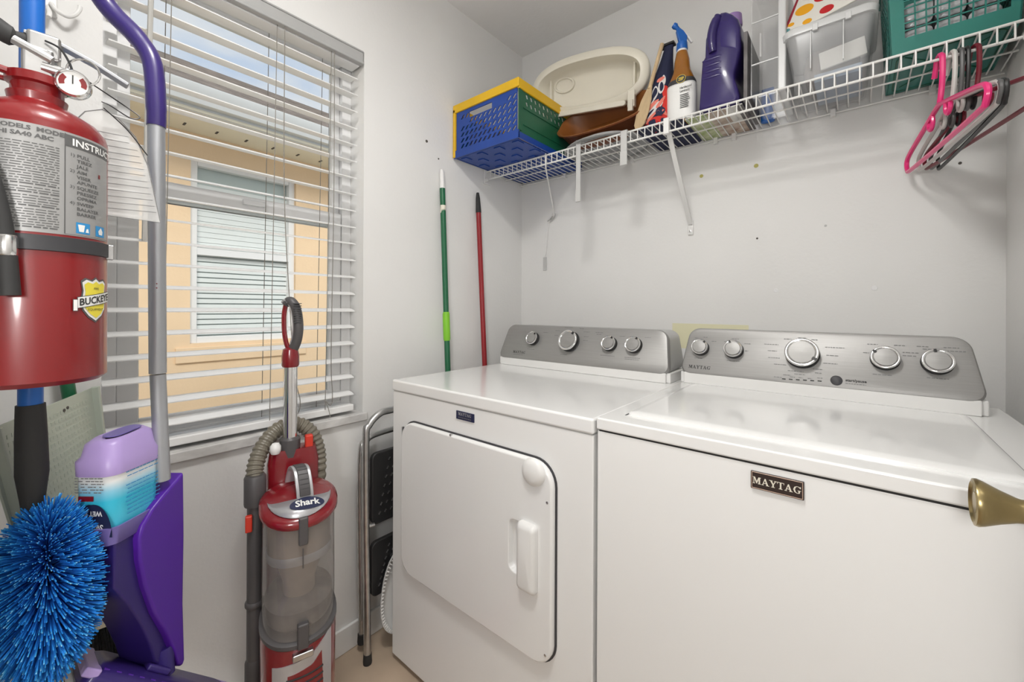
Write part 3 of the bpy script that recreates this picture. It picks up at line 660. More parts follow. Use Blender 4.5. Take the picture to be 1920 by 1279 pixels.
MB().loft([lr(.218, .082, .034), lr(.214, .079, .028), lr(.208, .075, -.020), lr(.190, .064, -.034), lr(.10, .04, -.038)], False, True).build('lining', 'cream', cl, ang=60)
MB().loft([[LM@V((x, y, h)) for x, y in ell(-.125, .024, rx, ry, 24)] for rx, ry, h in ((.048, .032, -.036), (.046, .030, -.029), (.040, .025, -.029), (.038, .023, -.036))], False, False).build('finger_dent', 'cream', cl)
for s in (-1, 1):
    MB().box(s*.180-.004, -.060, -.034, s*.180+.004, .060, -.012, LM).build('rib', 'cream', cl, bevel=.002)
    MB().box(s*.185-.014, -.120, .012, s*.185+.014, -.060, .036, LM).box(s*.185-.010, -.135, .026, s*.185+.010, -.095, .044, LM).build('clip', 'cream', cl, bevel=.003)
MB().prism(rrect(-.165, .165, -.112, -.092, .010), LM, .020, .040).build('front_lip', 'cream', cl, bevel=.003)

# ---------------------------------------------------------------- paddle, cloth bag, spray bottle, jug
pd = thing('wooden_paddle', (-.57, 1.42, ZT), 'pale wooden paddle leaning between the brown tub and the floral bag', 'paddle')
A, B = V((-.600, 1.412, ZT+.002)), V((-.530, 1.455, 2.085)); dz = (B-A).normalized(); dx = V((.93, -.25, 0)); dx = (dx-dz*dx.dot(dz)).normalized(); PM = basis(A, dx, dz, dx.cross(dz)); L = (B-A).length
blade = [(-.008, 0), (-.022, .02), (-.026, .06), (-.022, .11), (-.010, .15), (-.008, .16), (.008, .16), (.010, .15), (.022, .11), (.026, .06), (.022, .02), (.008, 0)]
MB().prism(blade, PM, -.003, .003).build('blade', 'wood', pd, bevel=.0015)
MB().tube([PM@V((0, .15, 0)), PM@V((0, L, 0))], .007, 10).build('handle', 'wood', pd)
bg_ = thing('cloth_bag', (-.53, 1.48, ZT), 'navy bag printed with red and pink flowers standing beside the spray bottle', 'bag')
rings = []
for z, cx, rx, ry in ((ZT, -.546, .052, .065), (ZT+.02, -.546, .055, .068), (1.88, -.540, .046, .060), (1.94, -.537, .038, .046), (1.985, -.533, .031, .034), (2.04, -.524, .021, .016), (2.075, -.518, .016, .010), (2.09, -.516, .017, .010)):
    rings.append([V((x, y, z)) for x, y in ell(cx, 1.485, rx, ry, 28, 2.4)])
bo = MB().loft(rings).build('body', 'navy_cloth', bg_, ang=60)
MB().box(-.545, 1.470, 2.085, -.495, 1.498, 2.093).build('clip', 'black', bg_, bevel=.002)
# printed petals that follow the bag's surface
def on_bag(a, z):
    for (z0, c0, rx0, ry0), (z1, c1, rx1, ry1) in zip(BAG, BAG[1:]):
        if z0 <= z <= z1 or (z1, c1, rx1, ry1) == BAG[-1]:
            f = max(0, min(1, (z-z0)/(z1-z0))); cx, rx, ry = c0+(c1-c0)*f, rx0+(rx1-rx0)*f, ry0+(ry1-ry0)*f; break
    c, s = math.cos(a), math.sin(a); p = 2/2.4
    return V((cx+(rx+.0012)*math.copysign(abs(c)**p, c), 1.485+(ry+.0012)*math.copysign(abs(s)**p, s), z))
BAG = [(ZT, -.546, .052, .065), (ZT+.02, -.546, .055, .068), (1.88, -.540, .046, .060), (1.94, -.537, .038, .046), (1.985, -.533, .031, .034), (2.04, -.524, .021, .016)]
def petal(mb, a, z, la, lz, rot, off=0):
    pts = []; m = 14
    for i in range(m):
        t_ = 2*PI*i/m; x, y = la*math.cos(t_), lz*math.sin(t_)*(1-.25*math.cos(t_))
        pts.append((x*math.cos(rot)-y*math.sin(rot), x*math.sin(rot)+y*math.cos(rot)))
    c = on_bag(a, z); k = len(mb.v); nrm = V((math.cos(a), math.sin(a), 0))*off
    mb.v.append(c+nrm); mb.v += [on_bag(a+x/.06, z+y)+nrm for x, y in pts]; mb.f += [(k, k+1+i, k+1+(i+1) % m) for i in range(m)]
mid = -PI/2+.15
mb = MB()
for a, z, la, lz, r in ((mid-.5, 1.80, .045, .022, 0), (mid+.6, 1.805, .04, .024, 0), (mid+.7, 1.85, .025, .028, .3), (mid+.1, 1.80, .05, .018, 0), (mid+.55, 1.90, .02, .03, .3)): petal(mb, a, z, la, lz, r)
mb.build('print_red', 'cloth_red', bo, flat=True, kind='stuff')
mb = MB()
for a, z, la, lz, r in ((mid-.35, 1.90, .016, .034, -.2), (mid+.1, 1.925, .014, .026, .1), (mid-.1, 1.855, .028, .015, .5), (mid-.4, 1.83, .036, .010, .7), (mid+.25, 1.95, .010, .02, .2)): petal(mb, a, z, la, lz, r, .0004)
mb.build('print_white', 'cloth_white', bo, flat=True, kind='stuff')
mb = MB()
for a, z, la, lz, r in ((mid-.30, 1.865, .024, .008, .6), (mid+.18, 1.868, .026, .007, .9), (mid+.3, 1.835, .026, .008, -.7), (mid-.3, 1.82, .026, .006, .8), (mid, 1.955, .018, .008, .3), (mid-.45, 1.86, .012, .012, 0)): petal(mb, a, z, la, lz, r, .0008)
mb.build('print_pink', 'cloth_pink', bo, flat=True, kind='stuff')
mb = MB()
for a, z, la, lz, r in ((mid-.30, 1.905, .010, .022, -.2), (mid+.12, 1.925, .009, .018, .1), (mid+.2, 1.835, .018, .016, .2), (mid-.42, 1.835, .020, .005, .7), (mid-.45, 1.885, .010, .012, 0)): petal(mb, a, z, la, lz, r, .0012)
mb.build('print_navy', 'navy_cloth', bo, flat=True, kind='stuff')

sb = thing('spray_bottle', (-.462, 1.455, ZT), 'amber spray bottle with white label and blue trigger', 'bottle')
sc = (-.462, 1.455)
def sring(rx, ry, z, p=2.6, k=40, dx=0): return [V((x, y, z)) for x, y in ell(sc[0]+dx, sc[1], rx, ry, k, p)]
MB().loft([sring(.040, .028, ZT), sring(.0455, .032, ZT+.006), sring(.0465, .033, ZT+.09), sring(.046, .033, ZT+.12), sring(.040, .029, ZT+.150, 2.3), sring(.030, .023, ZT+.175, 2.1), sring(.0265, .021, ZT+.19, 2), sring(.0245, .020, ZT+.215, 2), sring(.0185, .0175, ZT+.243, 2), sring(.014, .014, ZT+.249, 2)]).build('bottle', 'amber', sb, ang=60)
LBL = MB().loft([sring(.0473, .0338, ZT+.004), sring(.0473, .0338, ZT+.125), sring(.0440, .0312, ZT+.140, 2.5)], False, False).build('label', 'white_print', sb)
MB().loft([sring(.0474, .0339, ZT+.124), sring(.0446, .0318, ZT+.139, 2.5), sring(.0425, .0305, ZT+.144, 2.5)], False, False).build('label_band', 'dark', LBL)
lm = basis((sc[0]+.004, sc[1]-.0345, ZT+.104), (1, 0, 0), (0, 0, 1), (0, -1, 0))
mb = MB(); put_text(mb, 'Hardwood', .0105, lm, bold=.0002, sx=.82); put_text(mb, 'Laminate', .0105, lm@Matrix.Translation((0, -.011, 0)), bold=.0002, sx=.82)
for i in range(8): mb.box(.001, -.022-.006*i, 0, random.uniform(.022, .034), -.0195-.006*i, .0002, lm)
mb.build('lettering', 'black_print', LBL, flat=True)
MB().prism(ell(.004, .034, .016, .014, 28), lm, -.006, -.0005).build('logo_disc', 'dark', LBL)
mb = MB(); put_text(mb, 'ZEP', .0135, lm@Matrix.Translation((.004, .0295, .0002)), bold=.0004, sx=.8, align='CENTER'); MB
for i in range(28):
    a0, a1 = 2*PI*i/28, 2*PI*(i+1)/28
    mb.add([lm@V((.004+rx*math.cos(a), .034+ry*math.sin(a), .0001)) for a, rx, ry in ((a0, .0155, .0135), (a1, .0155, .0135), (a1, .0142, .0122), (a0, .0142, .0122))], [(0, 1, 2, 3)])
mb.build('logo', 'yellow_print', LBL, flat=True)
MB().lathe([(.016, ZT+.246), (.016, ZT+.254)], Matrix.Translation((*sc, 0)), 24).build('neck_ring', 'white_plastic', sb)
MB().lathe([(.0175, ZT+.252), (.0185, ZT+.256), (.017, ZT+.276), (.010, ZT+.280)], Matrix.Translation((*sc, 0)), 24).build('collar', 'trigger_blue', sb)
TMx = basis((sc[0], sc[1], ZT+.276), V((-.80, -.60, 0)), (0, 0, 1), V((-.60, .80, 0)).cross(V((0, 0, 1))) if False else V((.60, -.80, 0)))
MB().prism([(-.014, .000), (.010, .0), (.014, .016), (.020, .040), (.018, .050), (.008, .050), (-.004, .040), (-.016, .022)], TMx, -.007, .007).build('trigger_head', 'trigger_blue', sb, bevel=.003)
MB().tube([TMx@V((.010, .046, 0)), TMx@V((.018, .054, 0)), TMx@V((.023, .059, 0)), TMx@V((.030, .064, 0))], [.006, .007, .0105, .0085], 14).build('nozzle', 'trigger_blue', sb)
MB().prism([(-.006, .036), (-.014, .034), (-.036, .004), (-.030, .000)], TMx, -.004, .004).build('trigger_lever', 'white_plastic', sb, bevel=.0015)

jg = thing('detergent_jug', (-.335, 1.48, ZT), 'large dark purple cleaner jug with lavender cap', 'jug')
JY = basis((0, 1.415, 0), (1, 0, 0), (0, 0, 1), (0, -1, 0))
front = [(-.396, ZT+.008), (-.386, ZT), (-.288, ZT), (-.278, ZT+.010), (-.281, ZT+.04), (-.291, ZT+.075), (-.292, ZT+.095), (-.283, ZT+.13), (-.276, ZT+.165), (-.276, ZT+.232), (-.283, ZT+.262), (-.300, ZT+.285), (-.318, ZT+.300), (-.330, ZT+.303), (-.345, ZT+.290), (-.364, ZT+.268), (-.376, ZT+.235), (-.378, ZT+.175), (-.387, ZT+.160), (-.391, ZT+.10)]
n_ = len(front); cxm = sum(p[0] for p in front)/n_; czm = sum(p[1] for p in front)/n_
def jr(s_, y): return [V((cxm+(x-cxm)*s_, y, czm+(z-czm)*(s_ if s_ > .93 else .93+(s_-.93)*.4))) for x, z in front]
MB().loft([jr(.86, 1.408), jr(.95, 1.411), jr(1.0, 1.424), jr(1.0, 1.545), jr(.95, 1.560), jr(.86, 1.563)]).build('body', 'jug', jg, ang=50)
for k_ in range(4): MB().ball((-.355, 1.4095, ZT+.105+.019*k_), .030, .004, .006).build('grip_rib', 'jug', jg)
MB().loft([[V((cx, y, cz)) for cx, cz in q] for q, y in (([(-.334, ZT+.268), (-.300, ZT+.262), (-.286, ZT+.235), (-.285, ZT+.165), (-.330, ZT+.190)], 1.4078), ([(-.331, ZT+.262), (-.302, ZT+.256), (-.290, ZT+.232), (-.289, ZT+.172), (-.327, ZT+.194)], 1.4062))]).build('opening_shade', 'purple_dark', jg)  # raised dark purple patch painted in place of the shaded handle hole
MB().tube(smoothpath([(-.338, 1.412, ZT+.290), (-.350, 1.408, ZT+.262), (-.356, 1.407, ZT+.225), (-.352, 1.409, ZT+.180)], 6), [.012]*3+[.014]*13+[.012]*3, 14).build('handle', 'jug', jg)
MB().lathe([(.027, ZT+.288), (.028, ZT+.293), (.026, ZT+.325), (.020, ZT+.329), (.001, ZT+.329)], Matrix.Translation((-.315, 1.50, 0)), 26).build('cap', 'jug_cap', jg)

# ---------------------------------------------------------------- lying on the wires under the bottles
mz = thing('magazine', (-.40, 1.56, ZT), 'garden magazine lying flat on the shelf wires under the purple jug', 'magazine')
MB().box(-.440, 1.420, ZT-.0035, -.272, 1.645, ZT-.0005).build('pages', 'paper', mz)
for xa, xb, ya, yb, mt_ in ((-.441, -.375, 1.419, 1.646, 'mag_a'), (-.375, -.320, 1.419, 1.646, 'mag_b'), (-.320, -.290, 1.419, 1.55, 'paper'), (-.320, -.290, 1.55, 1.646, 'mag_b'), (-.290, -.271, 1.419, 1.646, 'grey_stuff'), (-.441, -.33, 1.6465, 1.6475, 'mag_c')):
    MB().box(xa, ya, ZT-.0041, xb, yb, ZT-.0035).build('cover_picture', mt_, mz)
nc = thing('navy_cloth', (-.52, 1.53, ZT), 'folded navy cloth lying on the shelf wires under the floral bag', 'cloth')
MB().loft([[V((x, y, z)) for x, y in rrect(-.605+i_, -.446-i_, 1.405+i_, 1.645-i_, .012)] for z, i_ in ((ZT-.004, .002), (ZT-.002, 0), (ZT-.0005, .002))]).build('fold', 'navy_cloth', nc)
bk = thing('grey_folder', (-.262, 1.50, ZT), 'thin grey folder standing between the purple jug and the clear bin', 'folder')
MB().box(-.2685, 1.420, ZT, -.2580, 1.62, ZT+.215).build('cover', 'grey_stuff', bk, bevel=.001)
bb = thing('blue_pouch', (-.225, 1.60, ZT), 'small blue and white pouch beside the clear bin at the back', 'pouch')
MB().loft([[V((x, y, z)) for x, y in ell(-.232, 1.615, rx, ry, 20, 2.3)] for z, rx, ry in ((ZT, .020, .016), (ZT+.03, .022, .02), (ZT+.08, .020, .016), (ZT+.11, .018, .004))]).build('pouch', 'blue_pole', bb, ang=60)

# ---------------------------------------------------------------- clear bin on end, clear box, dotted potholder
cb = thing('clear_bin', (-.205, 1.50, ZT), 'empty clear plastic bin standing on end beside the purple jug', 'bin')
BM = basis((-.205, 1.415, ZT), (1, 0, 0), (0, 0, 1), (0, -1, 0))
def bring(o, h): return [BM@V((x, z, h)) for x, z in o]
oA, oB = rrect(-.043, .040, 0, .345, .014), rrect(-.040, .037, .004, .342, .012)
MB().loft([bring(oA, -.19), bring(oA, 0), bring(oB, 0), bring(oB, -.186)]).build('shell', 'clear', cb, ang=50)
MB().box(.026, -.0, -.195, .046, .348, .004, BM).build('rim', 'clear_rim', cb, bevel=.004)
for z in (.10, .225): MB().box(-.041, z, -.002, .028, z+.003, .0025, BM).build('rib', 'clear_rim', cb)
MB().box(-.020, .12, .0002, -.016, .19, .0006, BM).build('embossing', 'vinyl_grey', cb)

bx = thing('clear_box', (-.062, 1.50, ZT), 'lidded clear plastic box with papers and odds and ends inside', 'box')
q0, q1, q2 = rrect(-.140, .018, 1.405, 1.630, .020), rrect(-.162, .036, 1.392, 1.642, .026), rrect(-.1575, .0315, 1.3965, 1.6375, .024)
zt = ZT+.150
mv = lambda o, z: [V((x, y, z)) for x, y in o]
MB().loft([mv(q0, ZT), mv(q1, zt), mv(q2, zt), mv(rrect(-.136, .014, 1.409, 1.626, .018), ZT+.004)]).build('shell', 'clear', bx, ang=50)
ld = MB().loft([mv(rrect(-.166, .040, 1.388, 1.646, .028), zt-.016), mv(rrect(-.168, .042, 1.386, 1.648, .029), zt), mv(rrect(-.163, .037, 1.391, 1.643, .026), zt+.006)]).build('lid', 'clear_rim', bx, ang=50)
for x in (-.09, -.02): MB().box(x-.006, 1.384, zt-.022, x+.006, 1.390, zt-.004).build('latch', 'clear_rim', ld, bevel=.001)
for x in (-.100, -.030): MB().box(x-.001, 1.390, ZT+.03, x+.001, 1.402, zt-.018).build('rib', 'clear_rim', bx)
pa = thing('paper_pad', (-.03, 1.46, ZT+.01), 'white card leaning inside the lidded clear box', 'card')
PMx = basis((-.030, 1.432, ZT+.062), V((.96, 0, .10)).normalized(), V((-.1, .25, .96)).normalized(), V((0, -1, .2)).normalized())
MB().box(-.052, -.026, -.002, .046, .030, .002, PMx).build('card', 'paper', pa)
en = thing('blue_envelope', (-.03, 1.47, ZT+.008), 'pale blue envelopes lying in the lidded clear box', 'envelope')
MB().box(-.095, 1.44, ZT+.008, .008, 1.61, ZT+.030).build('stack', 'paper_blue', en)
cn = thing('grey_bundle', (-.07, 1.55, ZT+.03), 'dark bundled cloth behind the card in the lidded clear box', 'cloth')
MB().loft([mv(rrect(-.115, -.005, 1.48, 1.61, .03), ZT+.031), mv(rrect(-.125, .005, 1.475, 1.615, .03), ZT+.07), mv(rrect(-.120, .0, 1.48, 1.61, .03), ZT+.115)]).build('bundle', 'taupe', cn, ang=60)

ph = thing('oven_mitt', (-.08, 1.44, zt+.006), 'white oven mitt with orange and red dots and maroon trim on the clear box', 'mitt')
HM = basis((-.065, 1.425, zt+.024), V((.95, .0, .10)).normalized(), V((-.10, .36, .93)).normalized(), V((0, -.93, .36)).normalized())
flap = [(-.105, .0), (-.100, .012), (-.085, .045), (-.055, .13), (.10, .16), (.105, .05), (.02, .022), (-.085, -.006)]
MB().prism(flap, HM, -.004, .004).build('flap', 'dot_white', ph, bevel=.003)
edge = [HM@V((x, y, 0)) for x, y in flap]
MB().tube(edge, .0055, 8, closed=True).build('trim', 'maroon_cloth', ph)
lowf = [(-.10, -.006), (-.03, .010), (.03, .024), (.10, .036), (.104, .012), (.03, .0), (-.09, -.016)]
MB().prism(lowf, HM, .004, .010).build('lower_flap', 'dot_white', ph, bevel=.002)
for x, y, r, mt_, h in ((-.048, .062, .022, 'dot_orange', .0046), (-.082, .026, .008, 'dot_orange', .0046), (-.092, .010, .007, 'dot_teal', .0046), (-.004, .082, .020, 'dot_red', .0046), (.06, .09, .024, 'dot_orange', .0046), (.0, .018, .016, 'dot_red', .0106), (-.045, .004, .011, 'dot_orange', .0106), (.06, .026, .010, 'dot_teal', .0106)):
    MB().prism(ell(x, y, r, r*.85, 22), HM, h-.001, h).build('dot', mt_, ph)

# ---------------------------------------------------------------- teal basket
ba = thing('laundry_basket', (.165, 1.51, ZT), 'teal plastic basket with square openings at the right end of the shelf', 'basket')
bx0, bx1, by0, by1, bh = .062, .272, 1.395, 1.640, .26
def bk_pt(u_, h, side):   # tapered walls
    e = .012*h/bh
    if side == 'f': return V((bx0-e+(bx1-bx0+2*e)*u_, by0-e, ZT+h))
    if side == 'b': return V((bx0-e+(bx1-bx0+2*e)*u_, by1+e*.3, ZT+h))
    if side == 'l': return V((bx0-e, by0-e+(by1-by0+1.3*e)*u_, ZT+h))
    return V((bx1+e, by0-e+(by1-by0+1.3*e)*u_, ZT+h))
nrm = {'f': V((0, -1, 0)), 'b': V((0, 1, 0)), 'l': V((-1, 0, 0)), 'r': V((1, 0, 0))}
for sd in 'fblr':
    mb = MB()
    def quad(u0, u1, h0, h1, th=.003):
        a = [bk_pt(u0, h0, sd), bk_pt(u1, h0, sd), bk_pt(u1, h1, sd), bk_pt(u0, h1, sd)]
        mb.loft([[p-nrm[sd]*th for p in a], a])
    quad(0, 1, .0, .036); quad(0, .13, .036, bh); quad(.92, 1, .036, bh); quad(.13, .92, bh-.03, bh)
    nb_ = 9
    for i in range(1, nb_): u_ = .13+.79*i/nb_; quad(u_-.007, u_+.007, .036, bh-.03, .0024)
    for j in range(1, 11): h = .036+(bh-.066)*j/11; quad(.13, .92, h-.0015, h+.0015, .0022)
    mb.build('wall', 'teal', ba)
MB().box(bx0+.004, by0+.004, ZT, bx1-.004, by1-.004, ZT+.004).build('bottom', 'teal', ba)
mb = MB()
for a, c in (((.09, 1.42), (.245, 1.60)), ((.09, 1.60), (.245, 1.42))): mb.tube([(a[0], a[1], ZT-.0005), (c[0], c[1], ZT-.0005)], .0015, 6)
rr = rrect(.075, .258, 1.41, 1.625, .02); mb.tube([(x, y, ZT-.0005) for x, y in rr], .0015, 6, closed=True); mb.build('bottom_rib', 'purple_dark' if False else 'crate_green', ba)
MB().loft([[bk_pt(0, bh, 'l')+V((0, 0, 0)), bk_pt(1, bh, 'f')+V((0, 0, 0)), bk_pt(1, bh, 'r'), bk_pt(1, bh, 'l')], [p+V((0, 0, .008)) for p in (bk_pt(0, bh, 'l'), bk_pt(1, bh, 'f'), bk_pt(1, bh, 'r'), bk_pt(1, bh, 'l'))]], False, False).build('rim', 'teal', ba, solid=.012)
k = 0
for i in range(3):
    for j in range(3):
        if i == 0 and j == 2: continue
        lbl = 'clear wrapped packet in the teal basket, %s of the %s row' % (('leftmost', 'middle', 'rightmost')[i], ('bottom', 'middle', 'top')[j])
        w_ = MB(); cx, cz = .112+.055*i, ZT+.030+.066*j
        w_.loft([[V((x, y, z)) for x, z in rrect(cx-.026+a_, cx+.026-a_, cz-.028+a_, cz+.030-a_, .012)] for y, a_ in ((1.408, .008), (1.413, .0), (1.58, .0), (1.585, .008))])
        tag(w_.build('wrapped_packet', 'packet', loc=(cx, 1.5, cz-.028), ang=50), lbl, 'packet', 'wrapped packets in the teal basket')

# ---------------------------------------------------------------- coat hangers over the lip's lower rail
def hanger(x, yaw, mt, label, r=.0048, drop=0, tilt=0, w=.225, hooky=YS):
    h = thing('coat_hanger', (x, hooky, ZS-.033), label, 'hanger', 'plastic coat hangers on the shelf rail', rotz=yaw)
    h.rotation_euler = (tilt, 0, yaw)
    hr = .017; top = .0
    # local y along the hanger, z up; the hook's crown rests on the rail at the origin
    hook = [(0, .030, -.035), (0, .031, -.020)]+[(0, .013+.019*math.cos(a), -.013+.0175*math.sin(a)) for a in [PI*k/8 for k in range(9)]]
    hook = [(0, -p[1]+.012, p[2]) for p in hook]
    stem = hook[::-1]
    path = smoothpath([(0, .012+.018, -.034)]+[(0, .0+.019*math.cos(a), -.012+.0175*math.sin(a)) for a in [PI*k/6 for k in range(7)]]+[(0, -.019, -.05), (0, -.012, -.085), (0, -.004, -.105)], 3)
    MB().tube(path, r, 8).build('hook', mt, h, local=True)
    zt_, zb = -.108, -.205-drop
    tri_ = [(0, 0, zt_), (0, -w*.55, zt_-.030), (0, -w*.92, zt_-.052), (0, -w-.004, zt_-.068), (0, -w+.004, zb+.006), (0, -w*.86, zb), (0, 0, zb-.002), (0, w*.86, zb), (0, w-.004, zb+.006), (0, w+.004, zt_-.068), (0, w*.92, zt_-.052), (0, w*.55, zt_-.030)]
    MB().tube(smoothpath(tri_+[tri_[0]], 4)[:-1], r, 8, closed=True).build('frame', mt, h, local=True)
    for s in (-1, 1):
        q = s*w*.22
        MB().tube(smoothpath([(0, q-.010*s, zt_-.010), (0, q-.012*s, zt_-.030), (0, q, zt_-.042), (0, q+.013*s, zt_-.034), (0, q+.014*s, zt_-.022)], 4), r*.8, 8).build('strap_notch', mt, h, local=True)
    return h
hanger(.146, math.radians(10), 'pink', 'bright pink plastic coat hanger in front of the other hangers', .0056)
hanger(.166, math.radians(9), 'hanger_white', 'off-white plastic coat hanger just behind the pink one')
hanger(.178, math.radians(6), 'hanger_grey', 'dark grey plastic coat hanger between the off-white and maroon ones', .0045)
hanger(.188, math.radians(5), 'black', 'black plastic coat hanger touching the dark grey one', .0042, .004)
hanger(.201, math.radians(15), 'hanger_maroon', 'maroon plastic coat hanger nearest the right wall', .0046)

# ---------------------------------------------------------------- marks on the walls
def mark(x, y, z, r, mt, label, wall='b', cat='wall anchor'):
    m = basis((x, YB, z), (1, 0, 0), (0, 0, 1), (0, -1, 0)) if wall == 'b' else basis((XL, y, z), (0, 1, 0), (0, 0, 1), (1, 0, 0))
    o = MB().lathe([(r, -.001), (r*.9, .0015), (r*.4, .002), (.0005, .0012)], m, 12).build('wall_anchor' if mt == 'anchor' else 'screw_hole', mt, loc=(x, y, z))
    tag(o, label, cat)
mark(-.452, YB, 1.653, .007, 'anchor', 'yellowish wall plug nearest the shelf brace')
mark(-.272, YB, 1.653, .0075, 'anchor', 'yellowish wall plug below the purple jug')
mark(-.268, YB, 1.399, .0035, 'hole', 'small dark screw hole in the wall above the washer knobs', cat='screw hole')
mark(-.078, YB, 1.42, .004, 'strap', 'pale filled screw hole right of the dark one', cat='screw hole')
mark(-.212, YB, 1.216, .007, 'vinyl', 'white filler spot on the wall above the washer console', cat='filler spot')
mark(.04, YB, 1.218, .008, 'vinyl', 'right-hand white filler spot on the wall above the washer console', cat='filler spot')
mark(XL, 1.044, 1.814, .006, 'hole', 'upper screw hole in the window wall left of the crate', 'l', 'screw hole')
mark(XL, 1.105, 1.761, .0035, 'hole', 'lower screw hole in the window wall above the green pole', 'l', 'screw hole')
mark(.215, YB, 1.555, .004, 'hole', 'screw hole in the wall under the coat hangers', cat='screw hole')
tag(MB().box(-.557, YB-.0008, 1.00, -.293, YB, 1.096).build('unpainted_patch', 'yellow_wall', loc=(-.425, YB, 1.0)), 'pale yellow unpainted wall patch behind the washer console', 'paint patch')

# ================================================================== LEANING POLES AND STOOL BY THE DRYER
gp_ = thing('green_pole', (-1.20, 1.12, 0), 'green mop pole with white tip and lime grip leaning behind the dryer', 'pole')
a, b_ = V((-1.199, 1.098, 0)), V((-1.303, 1.112, 1.715))
f_ = lambda t_: a+(b_-a)*t_
MB().tube([f_(0), f_(.955)], .0112, 14).build('shaft', 'green_pole', gp_)
MB().tube([f_(.953), f_(.994), f_(1)], [.0106, .0100, .007], 14).build('tip', 'white_plastic', gp_)
MB().tube([f_(.595), f_(.600), f_(.657), f_(.662)], [.012, .0142, .0142, .012], 16).build('grip', 'lime', gp_)
st_ = MB(); c = f_(.905); st_.lathe([(.0114, -.016), (.0114, .016)], Matrix.Translation(c), 14, cap0=False, cap1=False); st_.build('sticker', 'cream', gp_)
rp_ = thing('red_pole', (-1.21, 1.33, 0), 'dark red broom pole with black tip leaning near the corner', 'pole')
a, b_ = V((-1.205, 1.326, 0)), V((-1.303, 1.320, 1.666)); g_ = lambda t_: a+(b_-a)*t_
MB().tube([g_(0), g_(.949)], .0110, 14).build('shaft', 'red_pole', rp_)
MB().tube([g_(.946), g_(.950), g_(.985), g_(1)], [.0118, .0122, .0095, .006], 14).build('tip', 'rubber', rp_)

so = thing('step_stool', (-1.25, .9, 0), 'folded chrome step stool with black treads between wall and dryer', 'step stool')
X1, X2 = -1.226, -1.270
yl, yr = .733, 1.06
MB().tube(smoothpath([(X1+.012, yl, .02), (X1, yl, .40), (X1-.004, yl, .72), (X1-.005, yl+.012, .765), (X1-.006, yl+.05, .795), (X1-.006, yl+.10, .800), (X1-.006, yr-.06, .800), (X1-.006, yr-.015, .775), (X1-.005, yr, .73), (X1, yr, .40), (X1+.012, yr, .02)], 6), .0115, 14).build('front_frame', 'steel', so)
MB().tube(smoothpath([(X2, yl+.012, .05), (X2-.006, yl+.008, .40), (X2-.008, yl+.010, .66), (X2-.008, yl+.03, .70), (X2-.008, yl+.08, .715), (X2-.008, yr-.08, .715), (X2-.008, yr-.03, .70), (X2-.008, yr-.010, .66), (X2-.006, yr-.008, .40), (X2, yr-.012, .05)], 6), .0100, 12).build('rear_frame', 'steel', so)
MB().tube([(X2+.018, yl+.004, .12), (X2+.016, yl+.004, .66)], .006, 8).build('fold_link', 'steel', so)
for x, y, z in ((X1+.012, yl, 0), (X1+.012, yr, 0), (X2, yl+.012, .03), (X2, yr-.012, .03)): MB().lathe([(.0135, z), (.0142, z+.006), (.0128, z+.032)], Matrix.Translation((x, y, 0)), 14).build('foot', 'rubber', so)
for z0, z1 in ((.430, .668), (.190, .372)):
    tm = basis((X1-.006, 0, 0), (0, 1, 0), (0, 0, 1), (1, 0, 0))
    tr_ = MB().prism(rrect(yl+.022, yr-.022, z0, z1, .022), tm, -.012, .006).build('tread', 'tread', so, bevel=.004)
    for i in range(7):
        for j in range(11):
            y = yl+.05+j*.022+i*.006; z = z0+.035+i*(z1-z0-.06)/6.2
            if y < yr-.05: MB().box(-.0055, -.0018, 0, .0055, .0018, .0016, tm@Matrix.Translation((y, z, .006))@Matrix.Rotation(.9, 4, 'Z')).build('grip_stud', 'steel', tr_)
MB().tube([(X1-.004, yl, .436), (X1+.004, yl+.028, .436)], .006, 8).build('rivet', 'steel', so)
ds = thing('plastic_tray', (-1.19, .87, 0), 'white plastic tray standing on edge beside the step stool', 'tray')
dm = basis((-1.194, .862, .203), V((.10, .99, 0)).normalized(), (0, .12, .993), (1, -.1, 0))
MB().loft([[dm@V((x, y, h)) for x, y in ell(0, 0, rx, ry, 44, 2.3)] for rx, ry, h in ((.085, .145, .006), (.090, .150, .008), (.090, .150, .003), (.075, .132, -.012), (.05, .10, -.014))], False, True).build('tray', 'white_plastic', ds, ang=60)
rm = MB()
for i in range(36):
    t_ = PI*.55+PI*.9*i/35
    p = V((.087*math.cos(t_), .147*math.sin(t_), .008)); rm.box(-.004, -.0018, 0, .004, .0018, .0035, dm@Matrix.Translation(p)@Matrix.Rotation(t_, 4, 'Z'))
rm.build('ribbed_rim', 'white_plastic', ds, kind='stuff')

# ================================================================== UPRIGHT VACUUM (local: x right, -y front)
vp = V((-1.07, .456, 0)); va = thing('upright_vacuum', vp, 'red upright vacuum cleaner with clear dust canister under the window', 'vacuum', rotz=math.radians(72.6))
def vb(mb, name, mt, parent=va, **k): return mb.build(name, mt, parent, local=True, **k)
T = Matrix.Translation
def vr(rx, ry, z, cx=0, cy=0, p=2.25, k=40, tilt=0): return [V((x, y, z+tilt*(y-cy))) for x, y in ell(cx, cy, rx, ry, k, p)]
